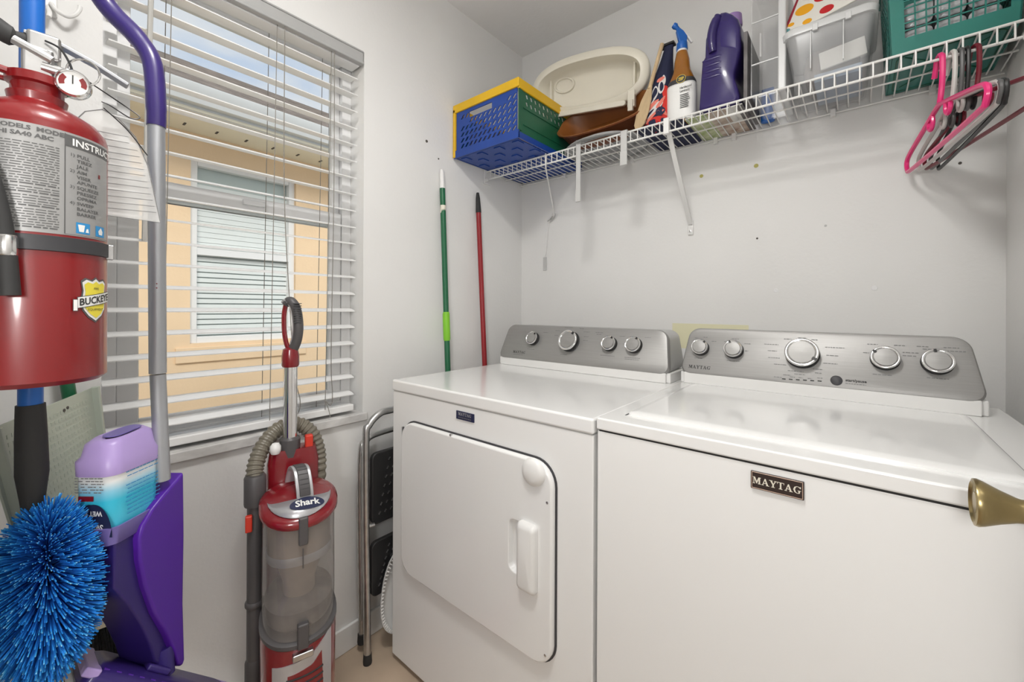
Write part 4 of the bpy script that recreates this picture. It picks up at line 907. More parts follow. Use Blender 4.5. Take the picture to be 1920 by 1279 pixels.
# lower body
vb(MB().loft([vr(.072, .080, .075), vr(.082, .086, .13), vr(.084, .086, .36, tilt=.12), vr(.083, .085, .386, tilt=.25)]), 'lower_body', 'vac_red')
vb(MB().loft([vr(.0835, .0855, .382, tilt=.25), vr(.086, .088, .386, tilt=.25), vr(.086, .088, .394, tilt=.25), vr(.080, .082, .396, tilt=.25)]), 'body_collar', 'vac_grey')
sv = [(-.062, .10), (-.062, .325), (-.03, .330), (.02, .338), (.05, .362), (.066, .380), (.066, .20), (.058, .10)]
def vfy(x, h_): return -(.0855)*max(.02, 1-abs(x/.0835)**2.25)**(1/2.25)-h_
def dense(p_, k=6): return [(a_[0]+(b__[0]-a_[0])*i/k, a_[1]+(b__[1]-a_[1])*i/k) for a_, b__ in zip(p_, p_[1:]+p_[:1]) for i in range(k)]
def vplate(p_, h0, h1):
    mb = MB(); d_ = dense(p_)
    xs_ = sorted({round(-.066+.132*i/12, 4) for i in range(13)})
    # vertical strips so that the plate hugs the round body
    from bisect import bisect
    def zr(x):
        zz = []
        for (x0_, z0_), (x1_, z1_) in zip(p_, p_[1:]+p_[:1]):
            if x0_ != x1_ and min(x0_, x1_)-1e-6 <= x <= max(x0_, x1_)+1e-6: zz.append(z0_+(z1_-z0_)*(x-x0_)/(x1_-x0_))
        return (min(zz), max(zz)) if len(zz) > 1 else None
    xa, xb = min(q_[0] for q_ in p_), max(q_[0] for q_ in p_); cols = []
    for i in range(15):
        x = xa+.0008+(xb-xa-.0016)*i/14; r_ = zr(x)
        if r_: cols.append([V((x, vfy(x, h0), r_[0])), V((x, vfy(x, h1), r_[0])), V((x, vfy(x, h1), r_[1])), V((x, vfy(x, h0), r_[1]))])
    return mb.loft(cols)
bd = vb(vplate(sv, -.001, .003), 'front_trim', 'vac_silver')
lv_ = [(-.038, .11), (-.034, .305), (.02, .314), (.046, .338), (.048, .12)]
gr_ = vb(vplate(lv_, .002, .0042), 'filter_grille', 'vac_red', bd)
for i in range(12): vb(MB().tube([(x_, vfy(x_, .0045), .120+.016*i+.02*(x_+.036)) for x_ in [-.034+.078*q_/6 for q_ in range(7)]], .0022, 6), 'grille_bar', 'rubber', gr_)
vb(MB().box(-.022, -.097, .340, .022, -.080, .355), 'release_latch', 'steel', bevel=.003)
# canister
vb(MB().loft([vr(.079, .081, .398, tilt=.25), vr(.081, .083, .44, tilt=.1), vr(.081, .083, .50), vr(.080, .082, .60, tilt=.1), vr(.080, .082, .662, tilt=.22)], False, False), 'canister', 'vac_clear', ang=60)
cc = vb(MB().loft([vr(.036, .036, .415), vr(.036, .036, .48), vr(.052, .052, .535), vr(.068, .068, .545), vr(.070, .070, .56), vr(.070, .070, .65)]), 'cyclone_core', 'vac_core', ang=40)
vb(MB().loft([vr(.071, .071, .545), vr(.0725, .0725, .552), vr(.0725, .0725, .562), vr(.071, .071, .566)], False, False), 'core_ring', 'vac_silver', cc)
vb(MB().loft([vr(.070, .070, .408, tilt=.2), vr(.074, .074, .414, tilt=.2), vr(.075, .075, .448, tilt=.15), vr(.045, .045, .455, tilt=.1)]), 'dust', 'vac_dust')
vb(MB().box(-.010, -.092, .600, .010, -.080, .665), 'lid_catch', 'vac_grey', bevel=.004)
vb(MB().box(-.012, -.096, .362, .012, -.080, .420), 'canister_catch', 'vac_grey', bevel=.004)
vb(MB().tube([(0, -.0835, .59), (0, -.0845, .545)], .0012, 6), 'canister_seam', 'vac_grey')
# lid with silver plate and carrying loop
zl = .664
def lid_z(x, y): rho = min(1.0, math.hypot(x/.080, y/.083)); return zl+.014+.016*(1-rho**2.2)+.22*y
lrings = [[V((x, y, zl-.008+.22*y)) for x, y in ell(0, 0, .083, .086, 40, 2.25)], [V((x, y, zl-.002+.22*y)) for x, y in ell(0, 0, .087, .090, 40, 2.25)], [V((x, y, zl+.008+.22*y)) for x, y in ell(0, 0, .087, .090, 40, 2.25)]]
lrings += [[V((x, y, lid_z(x, y))) for x, y in ell(0, 0, .080*q_, .083*q_, 40, 2.25-.25*(1-q_))] for q_ in (1, .9, .75, .55, .3, .02)]
ldv = vb(MB().loft(lrings), 'lid', 'vac_red', ang=50)
def lid_pt(x, y, h=0): return V((x, y, lid_z(x, y)+h))
cres = [(.070*math.cos(a_), -.005-.078*math.sin(a_)) for a_ in [PI*(.02+.96*i/16) for i in range(17)]]
cres += [(.068*math.cos(a_), -.005-.022*math.sin(a_)-.006) for a_ in [PI*(.98-.96*i/16) for i in range(17)]]
mb = MB(); n2 = 17
top_ = [lid_pt(x, y, .0035) for x, y in cres]
mb.v += top_; mb.f += [(i, i+1, 33-i-1, 33-i) for i in range(16)]
pl = vb(mb, 'lid_plate', 'vac_silver', ldv, solid=.003)
mb = MB(); c0 = (.012, -.052); pts = ell(c0[0], c0[1], .038, .0165, 32); mb.add([lid_pt(*c0, .006)]+[lid_pt(x, y, .006) for x, y in pts], [(0, i+1, (i+1) % 32+1) for i in range(32)])
ov = vb(mb, 'logo_oval', 'navy', pl)
mb = MB(); vs, fs = text_geo('Shark', .023, bold=.0007, align='CENTER'); mb.add([lid_pt(c0[0]+p.x, c0[1]-.0065+p.y*1.0, .0068) for p in vs], fs); vb(mb, 'lettering', 'white_print', ov, flat=True)
loop = smoothpath([(.010, -.030, zl+.018), (.008, -.024, zl+.050), (.004, .0, zl+.082), (-.004, .030, zl+.080), (-.010, .050, zl+.040)], 7)
def strap(pts, w, th, up=V((1, 0, 0))):
    mb = MB(); rg = []
    for i, p in enumerate(pts):
        tg = (pts[min(i+1, len(pts)-1)]-pts[max(i-1, 0)]).normalized(); nn = tg.cross(up).normalized()
        rg.append([p+up*(w*a_)+nn*(th*c_) for a_, c_ in ((-1, -1), (1, -1), (1, 1), (-1, 1))])
    return mb.loft(rg)
hl = vb(strap(loop, .019, .004), 'carry_handle', 'vac_silver', ldv, bevel=.002)
vb(strap([p+V((0, -.004, .003)) for p in loop[2:-6]], .012, .004), 'carry_grip', 'vac_grey', hl, bevel=.002)
for i in range(6):
    p_ = loop[5+2*i]+V((0, -.0065, .0055)); vb(MB().box(p_.x-.010, p_.y-.001, p_.z-.001, p_.x+.010, p_.y+.001, p_.z+.001), 'grip_ridge', 'dark', hl)
# neck housing, wand and handle behind the canister
vb(MB().loft([vr(.062, .030, .30, -.005, .105, 3), vr(.062, .030, .74, -.005, .105, 3), vr(.055, .026, .775, -.005, .105, 3)]), 'neck_housing', 'vac_red', ang=50)
vb(MB().lathe([(.010, .770), (.0135, .778), (.013, .790), (.008, .797), (.001, .799)], T((-.048, .085, 0)), 18), 'cord_knob', 'white_plastic')
vb(MB().box(.022, .085, .765, .042, .105, .805), 'release_button', 'orange_red', bevel=.004)
cxh, cyh = -.013, .100
vb(MB().lathe([(.024, .755), (.025, .80), (.021, .805)], T((cxh, cyh, 0)), 24), 'wand_socket', 'vac_grey')
vb(MB().lathe([(.0172, .79), (.0172, 1.005)], T((cxh, cyh, 0)), 24), 'wand', 'chrome')
hd = vb(MB().lathe([(.019, .993), (.0215, .998), (.0215, 1.022), (.0185, 1.040), (.010, 1.046)], T((cxh, cyh, 0)), 24), 'handle', 'vac_red')
gp2 = smoothpath([(cxh+.004, cyh-.002, 1.035), (cxh+.014, cyh-.010, 1.065), (cxh+.017, cyh-.016, 1.105), (cxh+.011, cyh-.014, 1.150), (cxh-.002, cyh-.004, 1.170), (cxh-.011, cyh+.006, 1.160)], 6)
vb(MB().tube(gp2, [.011]*2+[.0125]*10+[.0125]*12+[.0115]*(len(gp2)-25)+[.007], 14), 'grip', 'vac_grey', hd)
vb(MB().tube(smoothpath([(cxh-.011, cyh+.006, 1.160), (cxh-.015, cyh+.008, 1.13), (cxh-.014, cyh+.006, 1.085), (cxh-.008, cyh+.002, 1.05), (cxh+.002, cyh, 1.036)], 5), .0062, 10), 'grip_strut', 'vac_red', hd)
vb(MB().tube([p+V((-.010, 0, .001)) for p in gp2[4:-2]], .0045, 8), 'grip_trim', 'vac_silver', hd)
for i in range(9): vb(MB().box(cxh+.0035, cyh-.030, 1.112+.0062*i, cxh+.0235, cyh-.0265+.0003*i*i*.4, 1.1142+.0062*i), 'grip_ridge', 'dark', hd)
# stretch hose over the back and rigid wand at the left
hp = smoothpath([(-.093, .075, .715), (-.092, .090, .745), (-.075, .115, .785), (-.040, .140, .818), (.005, .148, .825), (.040, .142, .800), (.058, .135, .755), (.062, .130, .700), (.055, .125, .60), (.04, .12, .50)], 16)
vb(MB().tube(hp, [.0205 if i % 4 < 2 else .0178 for i in range(len(hp))], 16), 'hose', 'hose', ang=20)
vb(MB().lathe([(.0235, .655), (.0245, .66), (.0245, .725), (.021, .730)], T((-.093, .070, 0)), 22), 'hose_coupling', 'vac_grey')
vb(MB().lathe([(.0175, .26), (.0175, .66)], T((-.093, .070, 0)), 22), 'side_wand', 'vac_grey')
vb(MB().lathe([(.019, .40), (.0215, .404), (.0215, .412), (.019, .416)], T((-.093, .070, 0)), 22), 'wand_collar', 'vac_grey')
vb(MB().lathe([(.021, .02), (.021, .262), (.0175, .27)], T((-.093, .070, 0)), 22), 'lower_wand', 'vac_grey')
vb(MB().box(-.114, .040, .600, -.099, .054, .640), 'wand_button', 'orange_red', bevel=.003)
# floor nozzle
vb(MB().loft([[V((x, y, z)) for x, y in rrect(-.145+i_, .145-i_, -.135+i_, .045-i_, .03)] for z, i_ in ((.012, 0), (.055, 0), (.075, .012), (.082, .03))]), 'floor_nozzle', 'vac_red', ang=40)
vb(MB().loft([[V((x, y, z)) for x, y in rrect(-.148, .148, -.138, .048, .032)] for z in (.010, .024)]), 'nozzle_bumper', 'vac_grey')
for s in (-1, 1): vb(MB().lathe([(.0, -.012), (.045, -.012), (.045, .012), (.0, .012)], basis((s*.085, .075, .045), (0, 1, 0), (0, 0, 1), (1, 0, 0)), 24, cap0=False, cap1=False), 'wheel', 'rubber')

# ================================================================== TOOLS HUNG BESIDE THE DOORWAY
rk = thing('tool_rack', (-.98, YF, 1.88), 'white wall rack with spring clips above the hung tools', 'rack')
MB().box(-1.22, YF, 1.86, -.78, YF+.02, 1.91).build('rail', 'white_plastic', rk, bevel=.004)
for x in (-1.17, -.953): MB().box(x-.022, YF+.018, 1.872, x+.022, YF+.055, 1.898).build('clip', 'dark', rk, bevel=.004)

hk = thing('wall_hook', onX(96, 20, XL), 'white wall hook with an upturned prong left of the blind', 'hook')
p = onX(92, 14, XL)
MB().box(XL, p.y-.010, p.z-.02, XL+.007, p.y+.012, p.z+.055).build('plate', 'white_plastic', hk, bevel=.003)
q = [onX(97, 8, XL+.012), onX(104, 18, XL+.018), onX(116, 26, XL+.024), onX(128, 31, XL+.028), onX(140, 28, XL+.030), onX(148, 20, XL+.030), onX(150, 12, XL+.030)]
MB().tube(smoothpath([V((XL+.004, p.y+.004, p.z+.006))]+q, 5), .0042, 10).build('prong', 'white_plastic', hk)
MB().tube(smoothpath([V((XL+.004, p.y-.002, p.z+.0)), onX(93, 24, XL+.016), onX(91, 32, XL+.024)], 5), .004, 10).build('prong', 'white_plastic', hk)

# ---------------------------------------------------------------- cobweb duster
dc = at(58, 600, .62); dxy = (dc.x, dc.y)
du = thing('cobweb_duster', (dxy[0], dxy[1], .55), 'bright blue bristled cobweb duster on a blue pole below the fire extinguisher', 'duster')
MB().tube([(dxy[0]-.006, dxy[1], 1.90), (dxy[0], dxy[1], 1.30), (dxy[0]+.002, dxy[1], 1.005)], .0132, 18).build('pole', 'blue_pole', du)
hb = at(88, 1110, .62)
tp = V((dxy[0]+.002, dxy[1], 1.007)); bt = at(62, 965, .62)
ferr = [tp, tp+(bt-tp)*.12, tp+(bt-tp)*.35, tp+(bt-tp)*.62, tp+(bt-tp)*.85, bt, bt+V((0, 0, -.02))]
MB().tube(ferr, [.0155, .0162, .0172, .0178, .0135, .0115, .0115], 20).build('ferrule', 'rubber', du, ang=50)
MB().tube([bt, hb+V((0, 0, .06)), hb+V((0, 0, -.10))], .006, 8).build('stem', 'dark', du)
mb = MB(); axis_t = bt+V((0, 0, .005)); 
random.seed(3)
for i in range(4200):
    # fibres sprout along the stem and fan out to an egg-shaped envelope
    ct = random.uniform(-1, 1); ph_ = random.uniform(0, 2*PI); st2 = math.sqrt(1-ct*ct)
    tipd = V((st2*math.cos(ph_), st2*math.sin(ph_), ct))
    k_ = random.uniform(.90, 1.04)
    tip = hb+V((tipd.x*.067*k_, tipd.y*.067*k_, tipd.z*.140*k_))
    if tip.y < YF+.006: tip.y = YF+.006
    root = V((hb.x, hb.y, hb.z+tipd.z*.085))
    dirv = (tip-root); sd = dirv.cross(V((random.random()-.5, random.random()-.5, random.random()-.5))).normalized()*.0011
    mid_ = root+dirv*.6+V((0, 0, .004))
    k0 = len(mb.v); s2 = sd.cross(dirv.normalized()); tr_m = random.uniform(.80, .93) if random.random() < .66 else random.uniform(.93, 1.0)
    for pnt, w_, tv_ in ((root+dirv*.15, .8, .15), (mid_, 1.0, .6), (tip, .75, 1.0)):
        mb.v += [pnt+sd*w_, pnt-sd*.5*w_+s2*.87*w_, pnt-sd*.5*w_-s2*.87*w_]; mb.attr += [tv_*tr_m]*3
    for j in (0, 3):
        for e in range(3): mb.f.append((k0+j+e, k0+j+(e+1) % 3, k0+j+3+(e+1) % 3, k0+j+3+e))
    mb.f.append((k0+6, k0+7, k0+8))
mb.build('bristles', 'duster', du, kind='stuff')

# ---------------------------------------------------------------- fire extinguisher
ec = at(69, 600, .53); ex, ey = ec.x, ec.y; ER = .0646; zb_ = 1.057; zsd = 1.374
fe = thing('fire_extinguisher', (ex, ey, zb_), 'red fire extinguisher with silver instruction label hung beside the doorway', 'fire extinguisher')
EM = T((ex, ey, 0))
MB().lathe([(.050, zb_+.004), (.058, zb_), (ER, zb_+.006), (ER, zsd), (ER-.002, zsd+.008), (ER-.010, zsd+.019), (ER-.024, zsd+.028), (.032, zsd+.033), (.026, zsd+.036), (.024, zsd+.040)], EM, 64).build('cylinder', 'ext_red', fe, ang=40)
MB().lathe([(.025, zsd+.034), (.027, zsd+.046), (.0235, zsd+.048), (.0235, zsd+.058), (.028, zsd+.060), (.028, zsd+.070), (.020, zsd+.072)], EM, 32).build('neck_ring', 'ext_red', fe, ang=30)
va0 = math.atan2(-ey, -ex)             # bearing of the camera from the cylinder axis
def cyl(a_, z, off=.0004): return V((ex+(ER+off)*math.cos(a_), ey+(ER+off)*math.sin(a_), z))
# surface print is laid out by arc length s (metres, to the right as seen from the doorway) and height
def wrap(s, z, off=.0004):
    if z > 1.244: z = 1.2415+(z-1.2455)*.885             # label heights run from strap to shoulder
    return cyl(va0+s/ER, z, off)
def wrap_rect(mb, s0, s1, z0, z1, off):
    n_ = max(2, int((s1-s0)/.004)); k_ = len(mb.v)
    for i in range(n_+1):
        s = s0+(s1-s0)*i/n_; mb.v += [wrap(s, z0, off), wrap(s, z1, off)]
    mb.f += [(k_+2*i, k_+2*i+2, k_+2*i+3, k_+2*i+1) for i in range(n_)]
def wrap_text(mb, s, size, s0, z0, off, **k):
    vs, fs = text_geo(s, size, **k); mb.add([wrap(s0+p.x, z0+p.y, off) for p in vs], fs)
mb = MB(); wrap_rect(mb, -.115, .082, 1.2455, 1.3885, .0004); lab = mb.build('label', 'label_silver', fe)
SP0 = .0225                                              # divider between the two label columns
mb = MB(); wrap_rect(mb, SP0-.0006, SP0+.0004, 1.2475, 1.3865, .0007); wrap_rect(mb, SP0, .081, 1.2468, 1.2474, .0007); mb.build('divider', 'label_dark', lab)
mb = MB(); wrap_rect(mb, SP0, .081, 1.3690, 1.3855, .0007); mb.build('title_bar', 'label_dark', lab)
mb = MB(); wrap_text(mb, 'INSTRUCTIONS', .0135, SP0+.006, 1.3722, .0010, bold=.0003, sx=.92); mb.build('lettering', 'white_print', lab, flat=True)
mb = MB(); z = 1.3625
for i, (nn, rows) in enumerate((('1)', ('PULL', 'TIREZ', 'JALE')), ('2)', ('AIM', 'VISER', 'APUNTE')), ('3)', ('SQUEEZE', 'PRESSEZ', 'OPRIMA')), ('4)', ('SWEEP', 'BALAYER', 'BARRER')))):
    wrap_text(mb, nn, .0062, SP0+.004, z-.0055, .0008)
    for r_ in rows: wrap_text(mb, r_, .0066, SP0+.011, z-.0058, .0008, bold=.0001); z -= .0073
    z -= .0005
mb.build('lettering', 'label_dark', lab, flat=True)
mb = MB()
wrap_text(mb, 'MODELS  MODELO', .0078, -.035, 1.3795, .0008, bold=.0003, sx=1.0); wrap_text(mb, 'J 10 HI SA40 ABC', .0078, -.045, 1.3705, .0008, bold=.0003)
z = 1.362
while z > 1.2495:
    big = random.random() < .12
    s_ = -.060+random.uniform(0, .004)
    while s_ < SP0-.006:
        l_ = random.uniform(.003, .011); l_ = min(l_, SP0-.005-s_); wrap_rect(mb, s_, s_+l_, z, z+(.0019 if big else .0012), .0007); s_ += l_+.0014
    z -= .0034 if not big else .0042
mb.build('small_print', 'label_dark', lab, flat=True, kind='stuff')
mb = MB(); wrap_rect(mb, SP0+.0105, SP0+.026, 1.2500, 1.2655, .0007); wrap_rect(mb, SP0+.034, SP0+.05, 1.2500, 1.2655, .0007); mb.build('hazard_squares', 'sticker_blue', lab, flat=True)
mb = MB()
mb.add([wrap(SP0+a_, b__, .0010) for a_, b__ in ((.0135, 1.2525), (.0185, 1.2525), (.0198, 1.2625), (.0122, 1.2625))], [(0, 1, 2, 3)])
mb.add([wrap(SP0+a_, b__, .0010) for a_, b__ in ((.0205, 1.2525), (.0245, 1.2525), (.0235, 1.2585), (.0215, 1.2575))], [(0, 1, 2, 3)])
mb.add([wrap(SP0+a_, b__, .0010) for a_, b__ in ((.039, 1.253), (.045, 1.253), (.046, 1.258), (.0425, 1.264), (.038, 1.258))], [(0, 1, 2, 3, 4)])
mb.build('pictogram', 'white_print', lab, flat=True)
mb = MB()
wrap_rect(mb, SP0+.038, SP0+.041, 1.336, 1.342, .0008); mb.build('pictogram_mark', 'ext_red', lab, flat=True)
# maker's shield
sh0, shz = .057, 1.163
def shield(mb, k_, off):
    pts = [(-.0165, .020), (-.012, .0235), (-.005, .0215), (0, .025), (.005, .0215), (.012, .0235), (.0165, .020), (.0150, .010), (.0165, .0), (.0150, -.012), (.009, -.020), (0, -.026), (-.009, -.020), (-.0150, -.012), (-.0165, .0), (-.0150, .010)]
    k0 = len(mb.v); mb.v.append(wrap(sh0, shz, off)); mb.v += [wrap(sh0+x*k_, shz+y*k_, off) for x, y in pts]; n_ = len(pts); mb.f += [(k0, k0+1+i, k0+1+(i+1) % n_) for i in range(n_)]
mb = MB(); shield(mb, 1.16, .0006); sk = mb.build('shield', 'label_dark', fe)
mb = MB(); shield(mb, 1.06, .0010); mb.build('shield_edge', 'white_print', sk)
mb = MB(); shield(mb, .93, .0014); mb.build('shield_field', 'sticker_yellow', sk)
mb = MB()
def band(mb, s0, s1, za, zc, slope, off):
    n_ = 12; k0 = len(mb.v)
    for i in range(n_+1):
        s = s0+(s1-s0)*i/n_; zz = slope*(s-sh0); mb.v += [wrap(s, za+zz, off), wrap(s, zc+zz, off)]
    mb.f += [(k0+2*i, k0+2*i+2, k0+2*i+3, k0+2*i+1) for i in range(n_)]
band(mb, sh0-.0235, sh0+.0235, shz-.0075, shz+.0070, .18, .0018); wrap_rect(mb, sh0-.0275, sh0-.0225, shz-.0150, shz+.0, .0018); mb.build('ribbon_edge', 'label_dark', sk)
mb = MB(); band(mb, sh0-.0228, sh0+.0228, shz-.0067, shz+.0062, .18, .0022); wrap_rect(mb, sh0-.0270, sh0-.0232, shz-.0143, shz-.0008, .0022); mb.build('ribbon', 'white_print', sk)
mb = MB(); vs, fs = text_geo('BUCKEYE', .0125, bold=.0003, sx=.82, align='CENTER'); mb.add([wrap(sh0+p.x, shz-.0043+p.y+.18*p.x, .0026) for p in vs], fs)
for tx, zz in (('FIRE', .0125), ('EQUIPMENT', -.0145)):
    vs, fs = text_geo(tx, .0042, align='CENTER'); mb.add([wrap(sh0+p.x, shz+zz+p.y, .0018) for p in vs], fs)
mb.build('lettering', 'black_print', sk, flat=True)
# bracket strap, hose
MB().lathe([(ER+.0006, 1.2200), (ER+.0024, 1.2207), (ER+.0024, 1.2380), (ER+.0006, 1.2387)], EM, 56, cap0=False, cap1=False).build('strap', 'dark', fe)
MB().box(ex-.02, YF, 1.10, ex+.02, YF+.010, 1.40).build('wall_bracket', 'dark', fe, bevel=.002)
cp_ = cyl(va0+1.38, 1.234, .002); MB().box(cp_.x-.006, cp_.y-.004, 1.218, cp_.x+.006, cp_.y+.004, 1.238).build('strap_buckle', 'steel', fe, bevel=.001)
hpth = [cyl(va0-1.15, 1.455, -.02), cyl(va0-1.2, 1.42, .006), cyl(va0-.85, 1.37, .012), cyl(va0-.52, 1.31, .0105), cyl(va0-.37, 1.26, .0100), cyl(va0-.31, 1.222, .0100), cyl(va0-.27, 1.166, .0100)]
hs = smoothpath(hpth, 8)
MB().tube(hs, [.0074]*(len(hs)-12)+[.0074+.0012*i/11 for i in range(12)], 14).build('hose', 'rubber', fe, ang=50)
c_ = cyl(va0-.31, 1.222, .0100); MB().lathe([(.0082, 1.211), (.0090, 1.213), (.0090, 1.232), (.0082, 1.234)], T((c_.x, c_.y, 0)), 18).build('hose_clip', 'chrome', fe)
# valve, levers, gauge, pin
rv = V((-ey, ex, 0)).normalized()*-1 if False else V((math.cos(va0+PI/2), math.sin(va0+PI/2), 0))   # to the right as seen
fv = V((math.cos(va0), math.sin(va0), 0))                                                          # towards the viewer
def E(s, z, n_=0): return V((ex, ey, z))+rv*s+fv*n_
VM = basis(E(0, 0), rv, fv, (0, 0, 1))
zv = zsd+.066
MB().box(-.014, -.012, zv, .014, .014, zv+.042, VM).box(-.010, -.016, zv+.03, .020, .012, zv+.062, VM).build('valve', 'steel', fe, bevel=.004)
MB().tube([E(.004, zv+.018, .010), E(.024, zv+.016, .014)], .007, 12).build('gauge_stem', 'steel', fe)
GM = basis(E(.030, zv+.002, .026), rv*.97+fv*-.1, V((0, 0, 1)), fv); GM = GM@Matrix.Rotation(math.radians(-12), 4, 'Y')
ga = MB().lathe([(.0165, -.010), (.0175, -.008), (.0175, .002), (.0155, .004), (.0148, .002)], GM, 32, cap1=False).build('gauge', 'chrome', fe)
MB().lathe([(.0150, .0012), (.001, .0014)], GM, 32, cap0=False).build('gauge_face', 'white_print', ga)
mb = MB()
for i in range(10):
    a0_, a1_ = math.radians(200-22*i), math.radians(200-22*(i+1))
    if 3 <= i <= 6: continue
    mb.add([GM@V((r_*math.cos(a_), r_*math.sin(a_), .0018)) for a_, r_ in ((a0_, .0135), (a1_, .0135), (a1_, .008), (a0_, .008))], [(0, 1, 2, 3)])
mb.build('gauge_scale', 'ext_red', ga, flat=True)
MB().box(-.0006, -.001, .0020, .0006, .010, .0026, GM).build('gauge_needle', 'black', ga)
MB().tube(smoothpath([E(-.085, zv-.004, .004), E(-.05, zv+.004, .006), E(-.012, zv+.0, .010), E(.010, zv-.004, .012)], 6), .0046, 10).build('lower_lever', 'ext_red', fe)
MB().box(-.085, -.010, zv-.006, .012, -.004, zv+.000, VM).build('lower_lever_web', 'ext_red', fe, bevel=.002)
lvx = strap([E(-.012, zv+.058, 0), E(.02, zv+.056, 0), E(.05, zv+.046, 0), E(.085, zv+.030, 0)], .0075, .0022, up=fv.copy()); lvx.build('upper_lever', 'alu', fe, bevel=.001)
MB().tube(smoothpath([E(.0, zv+.052, 0), E(-.022, zv+.048, .002), E(-.042, zv+.058, .002), E(-.075, zv+.062, .002), E(-.11, zv+.040, .002)], 6), [.008]*6+[.0115]*(19), 14).build('carry_handle', 'rubber', fe)
MB().tube([E(-.02, zv+.042, .010), E(.012, zv+.028, .014)], .0055, 10).build('pivot_tube', 'steel', fe)
ring = [E(.040+.015*math.cos(a_), zv+.026+.017*math.sin(a_), .012+.006*math.cos(a_)) for a_ in [2*PI*i/24 for i in range(24)]]
MB().tube(ring, .0014, 8, closed=True).build('pull_ring', 'chrome', fe)
MB().tube(smoothpath([E(.006, zv+.050, .016), E(.018, zv+.044, .022), E(.026, zv+.030, .024), E(.030, zv+.016, .024)], 6), .0013, 6).build('safety_tie', 'black', fe)
# the clear inspection tag and the loose tie wires behind the gauge
tg_ = thing('inspection_tag', E(.055, 1.30, -.02), 'clear plastic inspection tag with ruled lines hanging behind the extinguisher gauge', 'tag')
TG = basis(E(.078, 1.372, -.012), (rv*.96+V((0, 0, -.05))).normalized(), V((0, 0, 1)), (fv).normalized()); TG = TG@Matrix.Rotation(math.radians(6), 4, 'Z')
tagp = [(-.046, -.086), (.036, -.092), (.030, -.010), (.020, .030), (.004, .052), (-.012, .060), (-.030, .052), (-.046, .030)]
MB().prism(tagp, TG, -.0006, .0006).build('film', 'tag_film', tg_)
mb = MB()
for i in range(13):
    y = .028-.0088*i; xr = .018+.0012*i if i > 1 else .012; mb.box(-.040, y, .0007, xr, y+.0008, .0009, TG)
mb.build('ruled_lines', 'grey_print', tg_, flat=True, kind='stuff')
MB().tube([TG@V((x, y, .0006)) for x, y in tagp], .0007, 5, closed=True).build('edge_seam', 'grey_print', tg_)
MB().tube(smoothpath([E(.045, zv+.018, .006), E(.080, zv+.004, -.006), E(.098, zv-.008, -.004), E(.088, zv-.014, -.002), E(.066, zv-.004, .0), E(.058, zv-.002, .0)], 6), .0009, 6).build('tie_wire', 'black', tg_)
MB().tube(smoothpath([E(.060, zv-.010, .0), E(.085, zv-.030, -.008), E(.108, zv-.060, -.012)], 6), .0008, 6).build('tie_wire', 'black', tg_)

# ---------------------------------------------------------------- spray mop with its bottle
mpx = at(296, 560, .75); mx_, my_ = mpx.x, mpx.y
mo = thing('spray_mop', (mx_, my_, .47), 'purple spray mop with grey pole hung upright in front of the window', 'mop')
pole_t = at(293, 225, .75); pole_b = at(305, 900, .755)
MB().tube([pole_t+V((0, 0, -.01)), at(296, 700, .75)], .0128, 20).build('upper_pole', 'alu', mo)
MB().tube([at(296, 702, .75), pole_b], .0118, 20).build('lower_pole', 'alu', mo)
hd_ = smoothpath([pole_t+V((0, 0, -.012)), pole_t+V((0, 0, .02)), at(286, 120, .75), at(258, 72, .745), at(215, 28, .735), at(188, -8, .725), at(165, -60, .715), at(150, -120, .71)], 6)
MB().tube(hd_, [.0142]*6+[.0150]*12+[.0158]*(len(hd_)-18), 18).build('handle', 'purple', mo, ang=60)
for y_ in (155, 198): MB().ball(at(277, y_, .741), .002).build('screw_hole', 'black', mo)
for y_ in (532, 540): MB().ball(at(294, y_, .733), .0011).build('paint_speck', 'ext_red', mo)
A0 = V((-.910, .100, 0)); Bk = V((-.638, .770, 0)).normalized(); Lf = V((-.770, -.638, 0)).normalized()   # back and left of the mop body
SM = basis(A0, Bk, (0, 0, 1), -Lf)                                                              # local x: backwards, y: up, z: out to the viewer
def side(x, y):       # point of the side panel under a picture point
    dd = ray(x, y); t_ = ((A0-CP).dot(Lf))/dd.dot(Lf); p_ = CP+dd*t_; return ((p_-A0).dot(Bk), p_.z)
zc0 = side(215, 1000)[1]
body = [side(*q_) for q_ in ((216, 1005), (214, 1105), (240, 1132), (266, 1172), (283, 1210), (292, 1240), (302, 1250), (333, 1250), (337, 1240), (334, 1200), (334, 930), (306, 945), (262, 1000))]
MB().prism(body, SM, -.066, -.001).build('holder', 'purple_dark', mo, bevel=.006)
pan_ = [side(*q_) for q_ in ((336, 884), (337, 1000), (335, 1130), (338, 1235), (334, 1249), (322, 1249), (318, 1225), (303, 1190), (280, 1150), (262, 1100), (252, 1050), (250, 1010), (258, 985), (276, 955), (300, 925), (318, 905))]
MB().prism(pan_, SM, -.074, .010).build('side_panel', 'purple_panel', mo, bevel=.005)
cupo = lambda i_: [A0+Bk*x_+Lf*y_ for x_, y_ in rrect(-.003-i_, .098+i_, -.002-i_, .070+i_, .016)]
cz = side(215, 993)[1]
MB().loft([[p_+V((0, 0, z_)) for p_ in cupo(i_)] for i_, z_ in ((-.008, cz-.030), (.0, cz-.024), (.003, cz+.004), (.0, cz+.004), (-.006, cz-.02))]).build('bottle_cup', 'lavender_cup', mo, ang=50)
MB().ball(side and (A0+Bk*.085+V((0, 0, side(333, 1228)[1]))-Lf*.003), .007, .003, .010).build('hinge_pin', 'black', mo)
nk = at(312, 1255, .76)
MB().tube([at(305, 1215, .765), nk+V((0, 0, -.01))], [.016, .013], 14).build('neck_joint', 'purple_dark', mo)
